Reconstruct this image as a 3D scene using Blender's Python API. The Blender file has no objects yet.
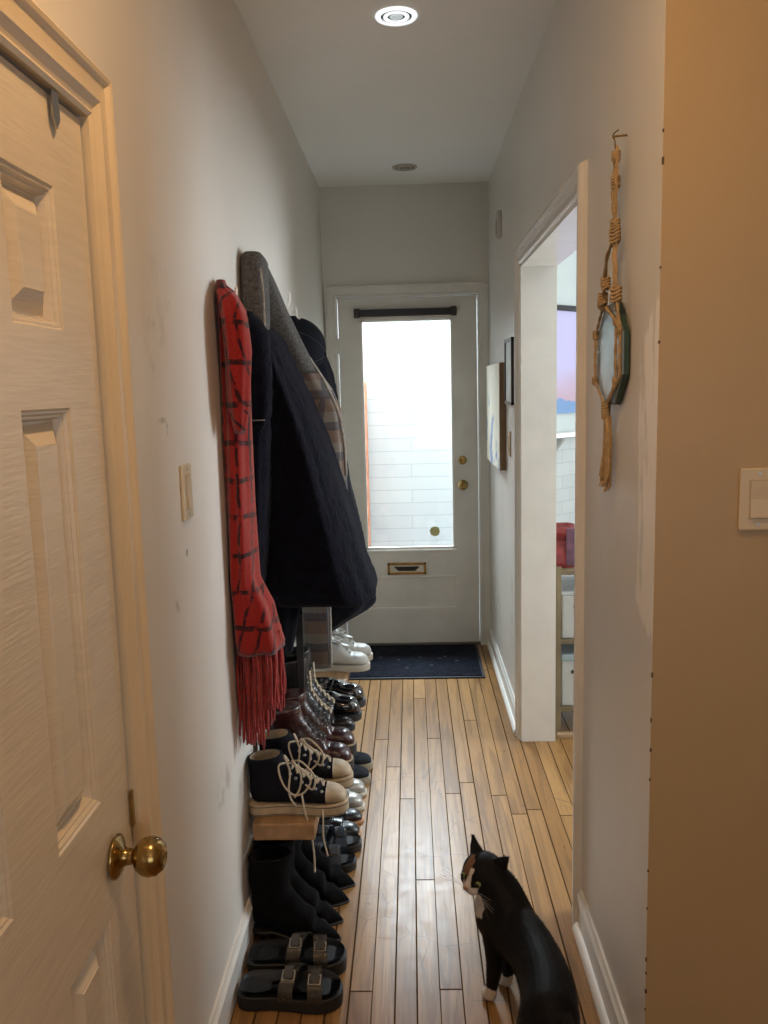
import bpy, bmesh, math, random
from mathutils import Vector, Matrix, noise
random.seed(7)
S = bpy.context.scene
COL = S.collection
PI = math.pi

# ------------------------------------------------------------------ camera
def make_camera():
    f, cx, cy = 850.0, 384.0, 512.0
    dY = Vector((26.0, 124.0, -f)).normalized()
    xv = 150.0; yv = (-f*f - 26.0*xv) / (-124.0)
    dZ = -Vector((xv, -yv, -f)).normalized()
    dX = dY.cross(dZ)
    cd = bpy.data.cameras.new('camera'); c = bpy.data.objects.new('camera', cd); COL.objects.link(c)
    cd.sensor_fit = 'VERTICAL'; cd.sensor_height = 36.0; cd.lens = f/1024.0*36.0
    cd.clip_start = 0.02
    m = Matrix((dX, dY, dZ)).to_4x4()
    m.translation = Vector((0, 0, 1.5))
    c.matrix_world = m
    S.camera = c
make_camera()

# ------------------------------------------------------------------ view, world, light
S.view_settings.view_transform = 'Standard'; S.view_settings.look = 'None'
S.view_settings.gamma = 1.0; S.view_settings.use_curve_mapping = False
S.view_settings.exposure = 0.50
S.cycles.max_bounces = 10; S.cycles.diffuse_bounces = 6; S.cycles.transparent_max_bounces = 12
S.cycles.sample_clamp_indirect = 4.0
S.cycles.use_denoising = True
w = bpy.data.worlds.new('world'); S.world = w; w.use_nodes = True
w.node_tree.nodes['Background'].inputs[0].default_value = (0.80, 0.90, 1.0, 1)
w.node_tree.nodes['Background'].inputs[1].default_value = 1.15

def area(name, loc, target, sx, sy, power, color):
    l = bpy.data.lights.new(name, 'AREA'); l.shape = 'RECTANGLE'; l.size = sx; l.size_y = sy
    l.energy = power; l.color = color
    o = bpy.data.objects.new(name, l); COL.objects.link(o); o.location = loc
    o.rotation_euler = (Vector(target) - Vector(loc)).to_track_quat('-Z', 'Y').to_euler()
    return o
area('porch_daylight', (0.0, 6.36, 2.75), (0.0, 4.2, 1.0), 1.9, 1.1, 320, (0.80, 0.90, 1.0))
area('kitchen_window_daylight', (2.9, 3.4, 1.5), (0.4, 2.9, 1.8), 1.4, 1.5, 72, (0.84, 0.93, 1.0))
area('ceiling_fill', (0.9, -1.4, 1.3), (0.0, 2.6, 2.6), 1.6, 1.2, 8, (0.95, 0.97, 1.0))  # unseen fill light added behind the camera to lift the hallway ceiling
def point(name, loc, r, power, color):
    l = bpy.data.lights.new(name, 'POINT'); l.shadow_soft_size = r; l.energy = power; l.color = color
    o = bpy.data.objects.new(name, l); COL.objects.link(o); o.location = loc
point('warm_room_lamp', (0.75, -0.9, 2.2), 0.12, 3.0, (1.0, 0.60, 0.28))
def disc(name, loc, r, power, color):
    l = bpy.data.lights.new(name, 'AREA'); l.shape = 'DISK'; l.size = 2*r; l.energy = power; l.color = color
    o = bpy.data.objects.new(name, l); COL.objects.link(o); o.location = loc
disc('warm_recessed_lamp', (0.02, 0.96, 2.585), 0.05, 7.6, (1.0, 0.60, 0.28))

# ------------------------------------------------------------------ geometry constants
LX, RX = -0.475, 0.447          # hallway walls
CZ = 2.60                       # ceiling
BY = 4.85                       # end wall with the front door
CY = 1.566                      # corner where the right wall ends
OY0, OY1, OZ = 2.27, 3.465, 1.97 # opening to the kitchen
WT = 0.135                      # wall thickness

# ------------------------------------------------------------------ materials
def nodes(name):
    m = bpy.data.materials.new(name); m.use_nodes = True
    nt = m.node_tree; b = nt.nodes['Principled BSDF']
    return m, nt, b
def N(nt, t, **kw):
    n = nt.nodes.new(t)
    for k, v in kw.items():
        if k == 'inp':
            for i, x in v.items(): n.inputs[i].default_value = x
        else: setattr(n, k, v)
    return n
def math_(nt, op, a, b=None, c=None):
    n = nt.nodes.new('ShaderNodeMath'); n.operation = op
    for i, x in enumerate((a, b, c)):
        if x is None: continue
        if isinstance(x, (int, float)): n.inputs[i].default_value = x
        else: nt.links.new(x, n.inputs[i])
    return n.outputs[0]
def mixc(nt, fac, a, b):
    n = nt.nodes.new('ShaderNodeMix'); n.data_type = 'RGBA'
    for sock, x in ((n.inputs[0], fac), (n.inputs[6], a), (n.inputs[7], b)):
        if isinstance(x, (int, float)): sock.default_value = x
        elif isinstance(x, (tuple, list)): sock.default_value = (*x[:3], 1)
        else: nt.links.new(x, sock)
    return n.outputs[2]
def ramp(nt, fac, lo, hi):
    n = nt.nodes.new('ShaderNodeMapRange'); n.inputs[1].default_value = lo; n.inputs[2].default_value = hi
    nt.links.new(fac, n.inputs[0]); return n.outputs[0]
def mat(name, col, rough=0.5, metal=0.0, var=0.12, vscale=8.0, bump=0.0, bscale=60.0, sheen=0.0, stretch=None, coat=0.0):
    m, nt, b = nodes(name)
    tc = N(nt, 'ShaderNodeTexCoord'); mp = N(nt, 'ShaderNodeMapping')
    if stretch: mp.inputs['Scale'].default_value = stretch
    nt.links.new(tc.outputs['Object'], mp.inputs[0])
    nz = N(nt, 'ShaderNodeTexNoise', inp={'Scale': vscale, 'Detail': 5.0}); nt.links.new(mp.outputs[0], nz.inputs['Vector'])
    f = ramp(nt, nz.outputs[0], 0.3, 0.7)
    c2 = tuple(max(0, x*(1-var)) for x in col); c1 = tuple(min(1, x*(1+var*0.5)) for x in col)
    nt.links.new(mixc(nt, f, c2, c1), b.inputs['Base Color'])
    b.inputs['Roughness'].default_value = rough; b.inputs['Metallic'].default_value = metal
    if rough >= .84 and max(col) < .05: b.inputs['Specular IOR Level'].default_value = .08
    b.inputs['Sheen Weight'].default_value = sheen; b.inputs['Coat Weight'].default_value = coat
    if bump:
        n2 = N(nt, 'ShaderNodeTexNoise', inp={'Scale': bscale, 'Detail': 4.0}); nt.links.new(mp.outputs[0], n2.inputs['Vector'])
        bp = N(nt, 'ShaderNodeBump', inp={'Strength': bump, 'Distance': 0.01}); nt.links.new(n2.outputs[0], bp.inputs['Height'])
        nt.links.new(bp.outputs[0], b.inputs['Normal'])
    return m

def wall_mat(name, col, spots=(), chips=None, rough=0.45):
    """painted plaster; spots = (y, z, ry, rz, strength) grime; chips = pale filler along the corner edge"""
    m, nt, b = nodes(name)
    tc = N(nt, 'ShaderNodeTexCoord'); ob = tc.outputs['Object']
    nz = N(nt, 'ShaderNodeTexNoise', inp={'Scale': 1.6, 'Detail': 5.0}); nt.links.new(ob, nz.inputs['Vector'])
    c = mixc(nt, ramp(nt, nz.outputs[0], 0.35, 0.7), tuple(x*0.95 for x in col), col)
    sx = N(nt, 'ShaderNodeSeparateXYZ'); nt.links.new(ob, sx.inputs[0])
    nf = N(nt, 'ShaderNodeTexNoise', inp={'Scale': 14.0, 'Detail': 8.0, 'Roughness': 0.7}); nt.links.new(ob, nf.inputs['Vector'])
    for (y, z, ry, rz, st) in spots:
        dy = math_(nt, 'DIVIDE', math_(nt, 'SUBTRACT', sx.outputs[1], y), ry)
        dz = math_(nt, 'DIVIDE', math_(nt, 'SUBTRACT', sx.outputs[2], z), rz)
        d = math_(nt, 'ADD', math_(nt, 'MULTIPLY', dy, dy), math_(nt, 'MULTIPLY', dz, dz))
        k = math_(nt, 'SUBTRACT', 1.0, d); k = math_(nt, 'MAXIMUM', k, 0.0)
        k = math_(nt, 'MULTIPLY', k, math_(nt, 'MULTIPLY', ramp(nt, nf.outputs[0], 0.45, 0.62), st))
        c = mixc(nt, k, c, (0.24, 0.18, 0.13))
    rg = None
    if chips:
        y0, y1, z0, z1 = chips
        a = math_(nt, 'MULTIPLY', ramp(nt, sx.outputs[1], y1, y0), ramp(nt, sx.outputs[2], z0, z0+0.12))
        a = math_(nt, 'MULTIPLY', a, ramp(nt, sx.outputs[2], z1, z1-0.2))
        mp = N(nt, 'ShaderNodeMapping'); mp.inputs['Scale'].default_value = (1, 9, 2.2); nt.links.new(ob, mp.inputs[0])
        n3 = N(nt, 'ShaderNodeTexNoise', inp={'Scale': 4.0, 'Detail': 6.0}); nt.links.new(mp.outputs[0], n3.inputs['Vector'])
        k = ramp(nt, math_(nt, 'MULTIPLY', a, n3.outputs[0]), 0.25, 0.31)
        c = mixc(nt, math_(nt, 'MULTIPLY', k, 0.75), c, (0.93, 0.90, 0.85))
    nt.links.new(c, b.inputs['Base Color'])
    b.inputs['Roughness'].default_value = rough
    n2 = N(nt, 'ShaderNodeTexNoise', inp={'Scale': 9.0, 'Detail': 9.0}); nt.links.new(ob, n2.inputs['Vector'])
    bp = N(nt, 'ShaderNodeBump', inp={'Strength': 0.25, 'Distance': 0.01}); nt.links.new(n2.outputs[0], bp.inputs['Height'])
    nt.links.new(bp.outputs[0], b.inputs['Normal'])
    return m

def floor_mat():
    m, nt, b = nodes('oak_strip_floor')
    tc = N(nt, 'ShaderNodeTexCoord'); ob = tc.outputs['Object']
    sx = N(nt, 'ShaderNodeSeparateXYZ'); nt.links.new(ob, sx.inputs[0])
    W, Lb = 0.0565, 1.55
    u = math_(nt, 'DIVIDE', math_(nt, 'ADD', sx.outputs[0], 10.013), W)
    i = math_(nt, 'FLOOR', u); fu = math_(nt, 'SUBTRACT', u, i)
    wn = N(nt, 'ShaderNodeTexWhiteNoise', noise_dimensions='1D'); nt.links.new(i, wn.inputs['W'])
    v = math_(nt, 'DIVIDE', math_(nt, 'ADD', sx.outputs[1], math_(nt, 'MULTIPLY', wn.outputs[0], 7.3)), Lb)
    v = math_(nt, 'ADD', v, 20.0)
    j = math_(nt, 'FLOOR', v); fv = math_(nt, 'SUBTRACT', v, j)
    cb = N(nt, 'ShaderNodeCombineXYZ'); nt.links.new(i, cb.inputs[0]); nt.links.new(j, cb.inputs[1])
    w2 = N(nt, 'ShaderNodeTexWhiteNoise', noise_dimensions='3D'); nt.links.new(cb.outputs[0], w2.inputs['Vector'])
    # grain
    off = N(nt, 'ShaderNodeCombineXYZ'); nt.links.new(math_(nt, 'MULTIPLY', w2.outputs[0], 37.0), off.inputs[1]); nt.links.new(math_(nt, 'MULTIPLY', w2.outputs[0], 91.0), off.inputs[2])
    va = N(nt, 'ShaderNodeVectorMath', operation='ADD'); nt.links.new(ob, va.inputs[0]); nt.links.new(off.outputs[0], va.inputs[1])
    mp = N(nt, 'ShaderNodeMapping'); mp.inputs['Scale'].default_value = (26, 1.5, 1); nt.links.new(va.outputs[0], mp.inputs[0])
    g = N(nt, 'ShaderNodeTexNoise', inp={'Scale': 1.0, 'Detail': 5.0, 'Distortion': 1.6}); nt.links.new(mp.outputs[0], g.inputs['Vector'])
    mp2 = N(nt, 'ShaderNodeMapping'); mp2.inputs['Scale'].default_value = (260, 9, 1); nt.links.new(va.outputs[0], mp2.inputs[0])
    g2 = N(nt, 'ShaderNodeTexNoise', inp={'Scale': 1.0, 'Detail': 3.0}); nt.links.new(mp2.outputs[0], g2.inputs['Vector'])
    base = mixc(nt, w2.outputs[0], (0.275, 0.138, 0.044), (0.385, 0.213, 0.079))
    c = mixc(nt, math_(nt, 'MULTIPLY', ramp(nt, g.outputs[0], 0.45, 0.62), 0.55), base, (0.13, 0.066, 0.026))
    c = mixc(nt, math_(nt, 'MULTIPLY', ramp(nt, g2.outputs[0], 0.5, 0.75), 0.35), c, (0.15, 0.08, 0.035))
    # gaps
    e = math_(nt, 'MINIMUM', fu, math_(nt, 'SUBTRACT', 1.0, fu))
    wn3 = N(nt, 'ShaderNodeTexWhiteNoise', noise_dimensions='1D'); nt.links.new(math_(nt, 'ADD', i, 0.37), wn3.inputs['W'])
    gw = math_(nt, 'ADD', 0.018, math_(nt, 'MULTIPLY', wn3.outputs[0], 0.04))
    gu = math_(nt, 'LESS_THAN', e, gw)
    gv = math_(nt, 'LESS_THAN', fv, 0.0035)
    gap = math_(nt, 'MAXIMUM', gu, gv)
    c = mixc(nt, math_(nt, 'MULTIPLY', gap, 0.85), c, (0.035, 0.02, 0.012))
    # worn traffic scratches
    mp4 = N(nt, 'ShaderNodeMapping'); mp4.inputs['Scale'].default_value = (9, 9, 1); mp4.inputs['Rotation'].default_value = (0, 0, 0.5); nt.links.new(ob, mp4.inputs[0])
    vo = N(nt, 'ShaderNodeTexVoronoi', feature='DISTANCE_TO_EDGE', inp={'Scale': 1.0}); nt.links.new(mp4.outputs[0], vo.inputs['Vector'])
    n5 = N(nt, 'ShaderNodeTexNoise', inp={'Scale': 3.0, 'Detail': 3.0}); nt.links.new(ob, n5.inputs['Vector'])
    sc = math_(nt, 'MULTIPLY', math_(nt, 'LESS_THAN', vo.outputs['Distance'], 0.014), ramp(nt, n5.outputs[0], 0.52, 0.6))
    c = mixc(nt, math_(nt, 'MULTIPLY', sc, 0.5), c, (0.13, 0.08, 0.045))
    nt.links.new(c, b.inputs['Base Color'])
    rn = N(nt, 'ShaderNodeTexNoise', inp={'Scale': 24.0, 'Detail': 6.0}); nt.links.new(ob, rn.inputs['Vector'])
    mr = N(nt, 'ShaderNodeMapRange', inp={3: 0.22, 4: 0.42}); nt.links.new(rn.outputs[0], mr.inputs[0])
    nt.links.new(math_(nt, 'MAXIMUM', mr.outputs[0], gap), b.inputs['Roughness'])
    nt.links.new(math_(nt, 'MULTIPLY', math_(nt, 'SUBTRACT', 1.0, gap), 0.27), b.inputs['Specular IOR Level'])
    hh = math_(nt, 'SUBTRACT', math_(nt, 'MULTIPLY', g2.outputs[0], 0.10), math_(nt, 'ADD', gap, math_(nt, 'MULTIPLY', sc, 0.2)))
    hh = math_(nt, 'ADD', hh, math_(nt, 'MULTIPLY', w2.outputs[0], 0.15))
    hh = math_(nt, 'ADD', hh, math_(nt, 'MULTIPLY', rn.outputs[0], 0.25))
    bp = N(nt, 'ShaderNodeBump', inp={'Strength': 0.35, 'Distance': 0.003}); nt.links.new(hh, bp.inputs['Height'])
    nt.links.new(bp.outputs[0], b.inputs['Normal'])
    return m

def plaid_mat(name, base, line, pu, pv, wu, wv, second=None, wob=0.006, bump=0.5, dash=(0.36, 0.52)):
    m, nt, b = nodes(name)
    uv = N(nt, 'ShaderNodeUVMap', uv_map='UVMap')
    nz = N(nt, 'ShaderNodeTexNoise', inp={'Scale': 9.0, 'Detail': 3.0}); nt.links.new(uv.outputs[0], nz.inputs['Vector'])
    sx = N(nt, 'ShaderNodeSeparateXYZ'); nt.links.new(uv.outputs[0], sx.inputs[0])
    wobv = math_(nt, 'MULTIPLY', math_(nt, 'SUBTRACT', nz.outputs[0], 0.5), wob*6)
    def band(x, per, wd, ph=0.0):
        q = math_(nt, 'DIVIDE', math_(nt, 'ADD', math_(nt, 'ADD', x, wobv), ph+10*per), per)
        fr = math_(nt, 'FRACT', q)
        d = math_(nt, 'ABSOLUTE', math_(nt, 'SUBTRACT', fr, 0.5))
        return math_(nt, 'LESS_THAN', d, wd/per/2)
    nf = N(nt, 'ShaderNodeTexNoise', inp={'Scale': 260.0, 'Detail': 2.0}); nt.links.new(uv.outputs[0], nf.inputs['Vector'])
    big = N(nt, 'ShaderNodeTexNoise', inp={'Scale': 40.0, 'Detail': 3.0}); nt.links.new(uv.outputs[0], big.inputs['Vector'])
    c = mixc(nt, ramp(nt, nf.outputs[0], 0.3, 0.7), tuple(x*0.7 for x in base), tuple(min(1, x*1.2) for x in base))
    if second:
        c = mixc(nt, math_(nt, 'MULTIPLY', band(sx.outputs[1], pv, pv*0.5, pv*0.3), 0.8), c, second)
        c = mixc(nt, math_(nt, 'MULTIPLY', band(sx.outputs[0], pu, pu*0.45, pu*0.3), 0.35), c, second)
    lu = band(sx.outputs[0], pu, wu); lv = band(sx.outputs[1], pv, wv)
    k = math_(nt, 'MAXIMUM', lu, lv)
    k = math_(nt, 'MULTIPLY', k, ramp(nt, big.outputs[0], *dash))
    c = mixc(nt, math_(nt, 'MULTIPLY', k, 0.92 if dash[0] > 0 else 0.7), c, line)
    nt.links.new(c, b.inputs['Base Color'])
    b.inputs['Roughness'].default_value = 0.95; b.inputs['Sheen Weight'].default_value = 0.25
    b.inputs['Specular IOR Level'].default_value = 0.15
    bp = N(nt, 'ShaderNodeBump', inp={'Strength': bump, 'Distance': 0.004}); nt.links.new(nf.outputs[0], bp.inputs['Height'])
    nt.links.new(bp.outputs[0], b.inputs['Normal'])
    return m

M = {}
M['wall_left'] = wall_mat('off_white_paint_left', (0.70, 0.665, 0.61), spots=[
    (1.62, 1.64, 0.10, 0.13, 0.30), (1.70, 1.70, 0.04, 0.06, 0.35), (1.60, 1.58, 0.03, 0.06, 0.45),
    (1.53, 1.475, 0.012, 0.012, 1.2), (1.62, 1.45, 0.03, 0.008, 1.6), (1.65, 1.43, 0.006, 0.02, 1.4), (1.64, 1.50, 0.012, 0.010, 1.3),
    (1.66, 1.08, 0.03, 0.02, 1.0), (1.95, 0.55, 0.1, 0.05, 0.6), (1.74, 1.17, 0.01, 0.01, 2.5)])
M['wall_right'] = wall_mat('off_white_paint_right', (0.70, 0.675, 0.63), spots=[(4.2, 0.9, 0.05, 0.2, 0.5), (4.5, 0.3, 0.3, 0.2, 0.5), (3.8, 0.45, 0.1, 0.3, 0.4)],
    chips=(1.56, 1.80, 0.95, 1.75), rough=0.38)
M['wall'] = wall_mat('off_white_paint', (0.68, 0.68, 0.64))
M['wall_warm'] = wall_mat('cream_paint', (0.43, 0.31, 0.165))
M['ceiling'] = wall_mat('ceiling_paint', (0.86, 0.86, 0.83), rough=0.7)
M['floor'] = floor_mat()
M['trim'] = mat('white_gloss_trim', (0.76, 0.75, 0.71), 0.26, var=0.06, bump=0.08, bscale=30)
M['trim_cream'] = mat('cream_gloss_trim', (0.72, 0.62, 0.46), 0.35, var=0.08, bump=0.1, bscale=30)
M['trim_white'] = mat('bright_white_trim', (0.85, 0.84, 0.80), 0.35, var=0.05)
M['door'] = mat('woodgrain_moulded_door', (0.70, 0.615, 0.48), 0.27, var=0.06, vscale=3, bump=0.10, bscale=6, stretch=(1, 2.5, 30))
M['frontdoor'] = mat('grey_white_door_paint', (0.64, 0.64, 0.61), 0.4, var=0.10, vscale=5, bump=0.12, bscale=20)
M['brass'] = mat('aged_brass', (0.42, 0.29, 0.11), 0.22, 1.0, var=0.35, vscale=30)
M['steel'] = mat('brushed_steel', (0.45, 0.45, 0.44), 0.35, 1.0, var=0.1)
M['plastic_white'] = mat('ivory_plastic', (0.58, 0.48, 0.33), 0.35, var=0.03)
M['plastic_dark'] = mat('black_plastic', (0.015, 0.015, 0.018), 0.4, var=0.1)
M['gap'] = mat('hole_shade', (0.02, 0.018, 0.016), 0.8)  # near-black for plates that stand in for the shade inside openings

# ------------------------------------------------------------------ object helpers
def link(name, me, m=None, parent=None, smooth=False):
    o = bpy.data.objects.new(name, me); COL.objects.link(o)
    if m: me.materials.append(m)
    if parent: o.parent = parent
    if smooth:
        for p in me.polygons: p.use_smooth = True
    return o
def obj(name, bm, m, parent=None, smooth=False, autosmooth=None):
    bmesh.ops.recalc_face_normals(bm, faces=bm.faces)
    me = bpy.data.meshes.new(name); bm.to_mesh(me); bm.free()
    o = link(name, me, m, parent, smooth)
    if autosmooth is not None:
        for p in me.polygons: p.use_smooth = True
        a = math.radians(autosmooth)
        bb = bmesh.new(); bb.from_mesh(me)
        for e in bb.edges:
            if len(e.link_faces) == 2 and e.calc_face_angle(0) > a: e.smooth = False
        bb.to_mesh(me); bb.free()
    return o
def tag(o, label=None, cat=None, group=None, kind=None):
    if label: o['label'] = label
    if cat: o['category'] = cat
    if group: o['group'] = group
    if kind: o['kind'] = kind
    return o
def empty(name, loc, rz=0, label=None, cat=None, group=None, kind=None):
    o = bpy.data.objects.new(name, None); COL.objects.link(o); o.location = loc; o.rotation_euler = (0, 0, rz)
    o.empty_display_size = 0.05
    return tag(o, label, cat, group, kind)
def struct(o): o['kind'] = 'structure'; return o
def copy_tree(o, parent=None):
    c = o.copy(); COL.objects.link(c)
    if parent: c.parent = parent
    for ch in list(o.children): copy_tree(ch, c)
    return c

def box(bm, x0, x1, y0, y1, z0, z1, bev=0.0, mtx=None):
    r = bmesh.ops.create_cube(bm, size=1.0)
    vs = r['verts']
    for v in vs:
        v.co = Vector(((x0+x1)/2 + v.co.x*(x1-x0), (y0+y1)/2 + v.co.y*(y1-y0), (z0+z1)/2 + v.co.z*(z1-z0)))
    if bev:
        es = list({e for v in vs for e in v.link_edges})
        r2 = bmesh.ops.bevel(bm, geom=es, offset=bev, segments=2, profile=0.6, affect='EDGES')
        vs = list({v for f in r2['faces'] for v in f.verts} | {v for v in vs if v.is_valid})
    if mtx:
        for v in vs: v.co = mtx @ v.co
    return vs
def BX(*a, **k): bm = bmesh.new(); box(bm, *a, **k); return bm
def catmull(pts, n=6, closed=False):
    P = [Vector(p) for p in pts]; out = []
    L = len(P)
    rng = range(L) if closed else range(L-1)
    for i in rng:
        if closed: p0, p1, p2, p3 = P[(i-1) % L], P[i], P[(i+1) % L], P[(i+2) % L]
        else: p0, p1, p2, p3 = P[max(i-1, 0)], P[i], P[i+1], P[min(i+2, L-1)]
        for k in range(n):
            t = k/n
            out.append(0.5*((2*p1) + (-p0+p2)*t + (2*p0-5*p1+4*p2-p3)*t*t + (-p0+3*p1-3*p2+p3)*t**3))
    if not closed: out.append(P[-1])
    return out
def tube(bm, pts, r, seg=8, r1=None, flat=1.0, sm=4, cap=True):
    """swept tube through points; r may taper to r1"""
    P = catmull(pts, sm) if sm > 1 and len(pts) > 2 else [Vector(p) for p in pts]
    n = len(P); prev = None; rings = []
    up = Vector((0, 0, 1))
    for i, p in enumerate(P):
        d = (P[min(i+1, n-1)] - P[max(i-1, 0)])
        if d.length < 1e-9: d = Vector((0, 0, 1))
        d.normalize()
        if prev is None:
            a = up if abs(d.z) < 0.9 else Vector((0, 1, 0))
            x = d.cross(a).normalized()
        else:
            x = prev - d*prev.dot(d)
            if x.length < 1e-6: x = d.orthogonal()
            x.normalize()
        y = d.cross(x); prev = x
        rr = r if r1 is None else r + (r1-r)*i/(n-1)
        rings.append([bm.verts.new(p + x*math.cos(2*PI*k/seg)*rr + y*math.sin(2*PI*k/seg)*rr*flat) for k in range(seg)])
    for a, b in zip(rings, rings[1:]):
        for k in range(seg): bm.faces.new((a[k], a[(k+1) % seg], b[(k+1) % seg], b[k]))
    if cap:
        bm.faces.new(list(reversed(rings[0]))); bm.faces.new(rings[-1])
def TB(*a, **k): bm = bmesh.new(); tube(bm, *a, **k); return bm
def lathe(bm, prof, seg=28, mtx=None):
    """prof = [(r, h)] around Z"""
    rings = []
    for r, h in prof:
        if r < 1e-6: rings.append([bm.verts.new((0, 0, h))])
        else: rings.append([bm.verts.new((r*math.cos(2*PI*k/seg), r*math.sin(2*PI*k/seg), h)) for k in range(seg)])
    for a, b in zip(rings, rings[1:]):
        for k in range(seg):
            k2 = (k+1) % seg
            if len(a) == 1 and len(b) == 1: continue
            if len(a) == 1: bm.faces.new((a[0], b[k2], b[k]))
            elif len(b) == 1: bm.faces.new((a[k], a[k2], b[0]))
            else: bm.faces.new((a[k], a[k2], b[k2], b[k]))
    if mtx:
        for rg in rings:
            for v in rg: v.co = mtx @ v.co
def LT(prof, seg=28, mtx=None): bm = bmesh.new(); lathe(bm, prof, seg, mtx); return bm
def prism(prof, axis_from, axis_to, plane):
    """extrude closed 2-D profile [(a,b)] ; plane maps (a,b,t)->xyz"""
    bm = bmesh.new()
    A = [bm.verts.new(plane(a, b, axis_from)) for a, b in prof]
    B = [bm.verts.new(plane(a, b, axis_to)) for a, b in prof]
    n = len(prof)
    for k in range(n): bm.faces.new((A[k], A[(k+1) % n], B[(k+1) % n], B[k]))
    bm.faces.new(list(reversed(A))); bm.faces.new(B)
    return bm
def interp(keys, t):
    """keys sorted by [0]; piecewise smooth"""
    if t <= keys[0][0]: return keys[0][1:]
    for a, b in zip(keys, keys[1:]):
        if t <= b[0]:
            s = (t-a[0])/(b[0]-a[0]); 
            return tuple(x+(y-x)*s for x, y in zip(a[1:], b[1:]))
    return keys[-1][1:]

# ------------------------------------------------------------------ room shell
struct(obj('floor', BX(-1.6, 3.2, -2.0, 5.5, -0.05, 0.0), M['floor']))
struct(obj('floor_porch', BX(-1.7, .61, BY+.151, 6.6, -0.02, 0.004), mat('grey_concrete', (.50, .51, .52), .8)))
struct(obj('ceiling', BX(-0.6, 3.2, -2.0, 5.02, CZ, CZ+0.1), M['ceiling']))
LDY0, LDY1, LDZ = 0.62, 1.297, 1.90
bm = bmesh.new()
box(bm, LX-0.12, LX, -2.0, LDY0-.004, 0, CZ); box(bm, LX-0.12, LX, LDY1+.006, 5.0, 0, CZ); box(bm, LX-0.12, LX, LDY0-.004, LDY1+.006, LDZ+.006, CZ)
box(bm, LX-0.12, LX-.06, LDY0-.004, LDY1+.006, 0, LDZ+.006)
struct(obj('wall_left', bm, M['wall_left']))
# right wall: far piece, header, near piece
bm = bmesh.new()
box(bm, RX, RX+WT, OY1, BY, 0, CZ); box(bm, RX, RX+WT, OY0, OY1, OZ, CZ); box(bm, RX, RX+WT, CY, OY0, 0, CZ)
struct(obj('wall_right', bm, M['wall_right']))
struct(obj('wall_corner', BX(RX+0.0005, 2.0, CY-0.0015, CY+0.10, 0, CZ), M['wall_warm']))
struct(obj('wall_back', BX(-0.6, 3.2, -2.1, -2.0, 0, CZ), M['wall_warm']))
struct(obj('wall_side', BX(2.0, 2.1, -2.0, CY+0.1, 0, CZ), M['wall_warm']))
# end wall around the front door
DX0, DX1, DZ = -0.400, 0.384, 2.005
bm = bmesh.new()
box(bm, LX-0.12, DX0, BY, BY+0.15, 0, CZ); box(bm, DX1, .62, BY, BY+0.15, 0, CZ); box(bm, DX0, DX1, BY, BY+0.15, DZ, CZ)
struct(obj('wall_end', bm, M['wall']))
# worn nicks down the plaster corner
bm = bmesh.new()
for z, h in ((2.21, .012), (1.93, .008), (1.88, .018), (1.70, .006), (1.57, .008), (.95, .014), (.86, .012), (.80, .01), (.74, .008), (.55, .006), (.47, .006), (.36, .012), (.33, .006), (.29, .012), (.25, .006), (.2, .01)):
    box(bm, RX-0.0008, RX+0.0015+random.random()*.002, CY-0.0022, CY+0.001, z-h*.35, z+h*.35)
struct(obj('trim_4', bm, mat('chipped_plaster', (0.10, 0.06, 0.035), 0.9)))

# casings -----------------------------------------------------------
def casing(name, prof, s0, s1, H, place, m):
    """prof = [(u outward, v proud)] closed polygon; place(s, z, v)"""
    bm = bmesh.new(); rings = []
    for (s, z, ds, dz) in ((s0, 0, -1, 0), (s0, H, -1, 1), (s1, H, 1, 1), (s1, 0, 1, 0)):
        rings.append([bm.verts.new(place(s+ds*u, z+dz*u, v)) for u, v in prof])
    n = len(prof)
    for a, b in zip(rings, rings[1:]):
        for k in range(n): bm.faces.new((a[k], a[(k+1) % n], b[(k+1) % n], b[k]))
    bm.faces.new(list(reversed(rings[0]))); bm.faces.new(rings[-1])
    return struct(obj(name, bm, m))
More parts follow.
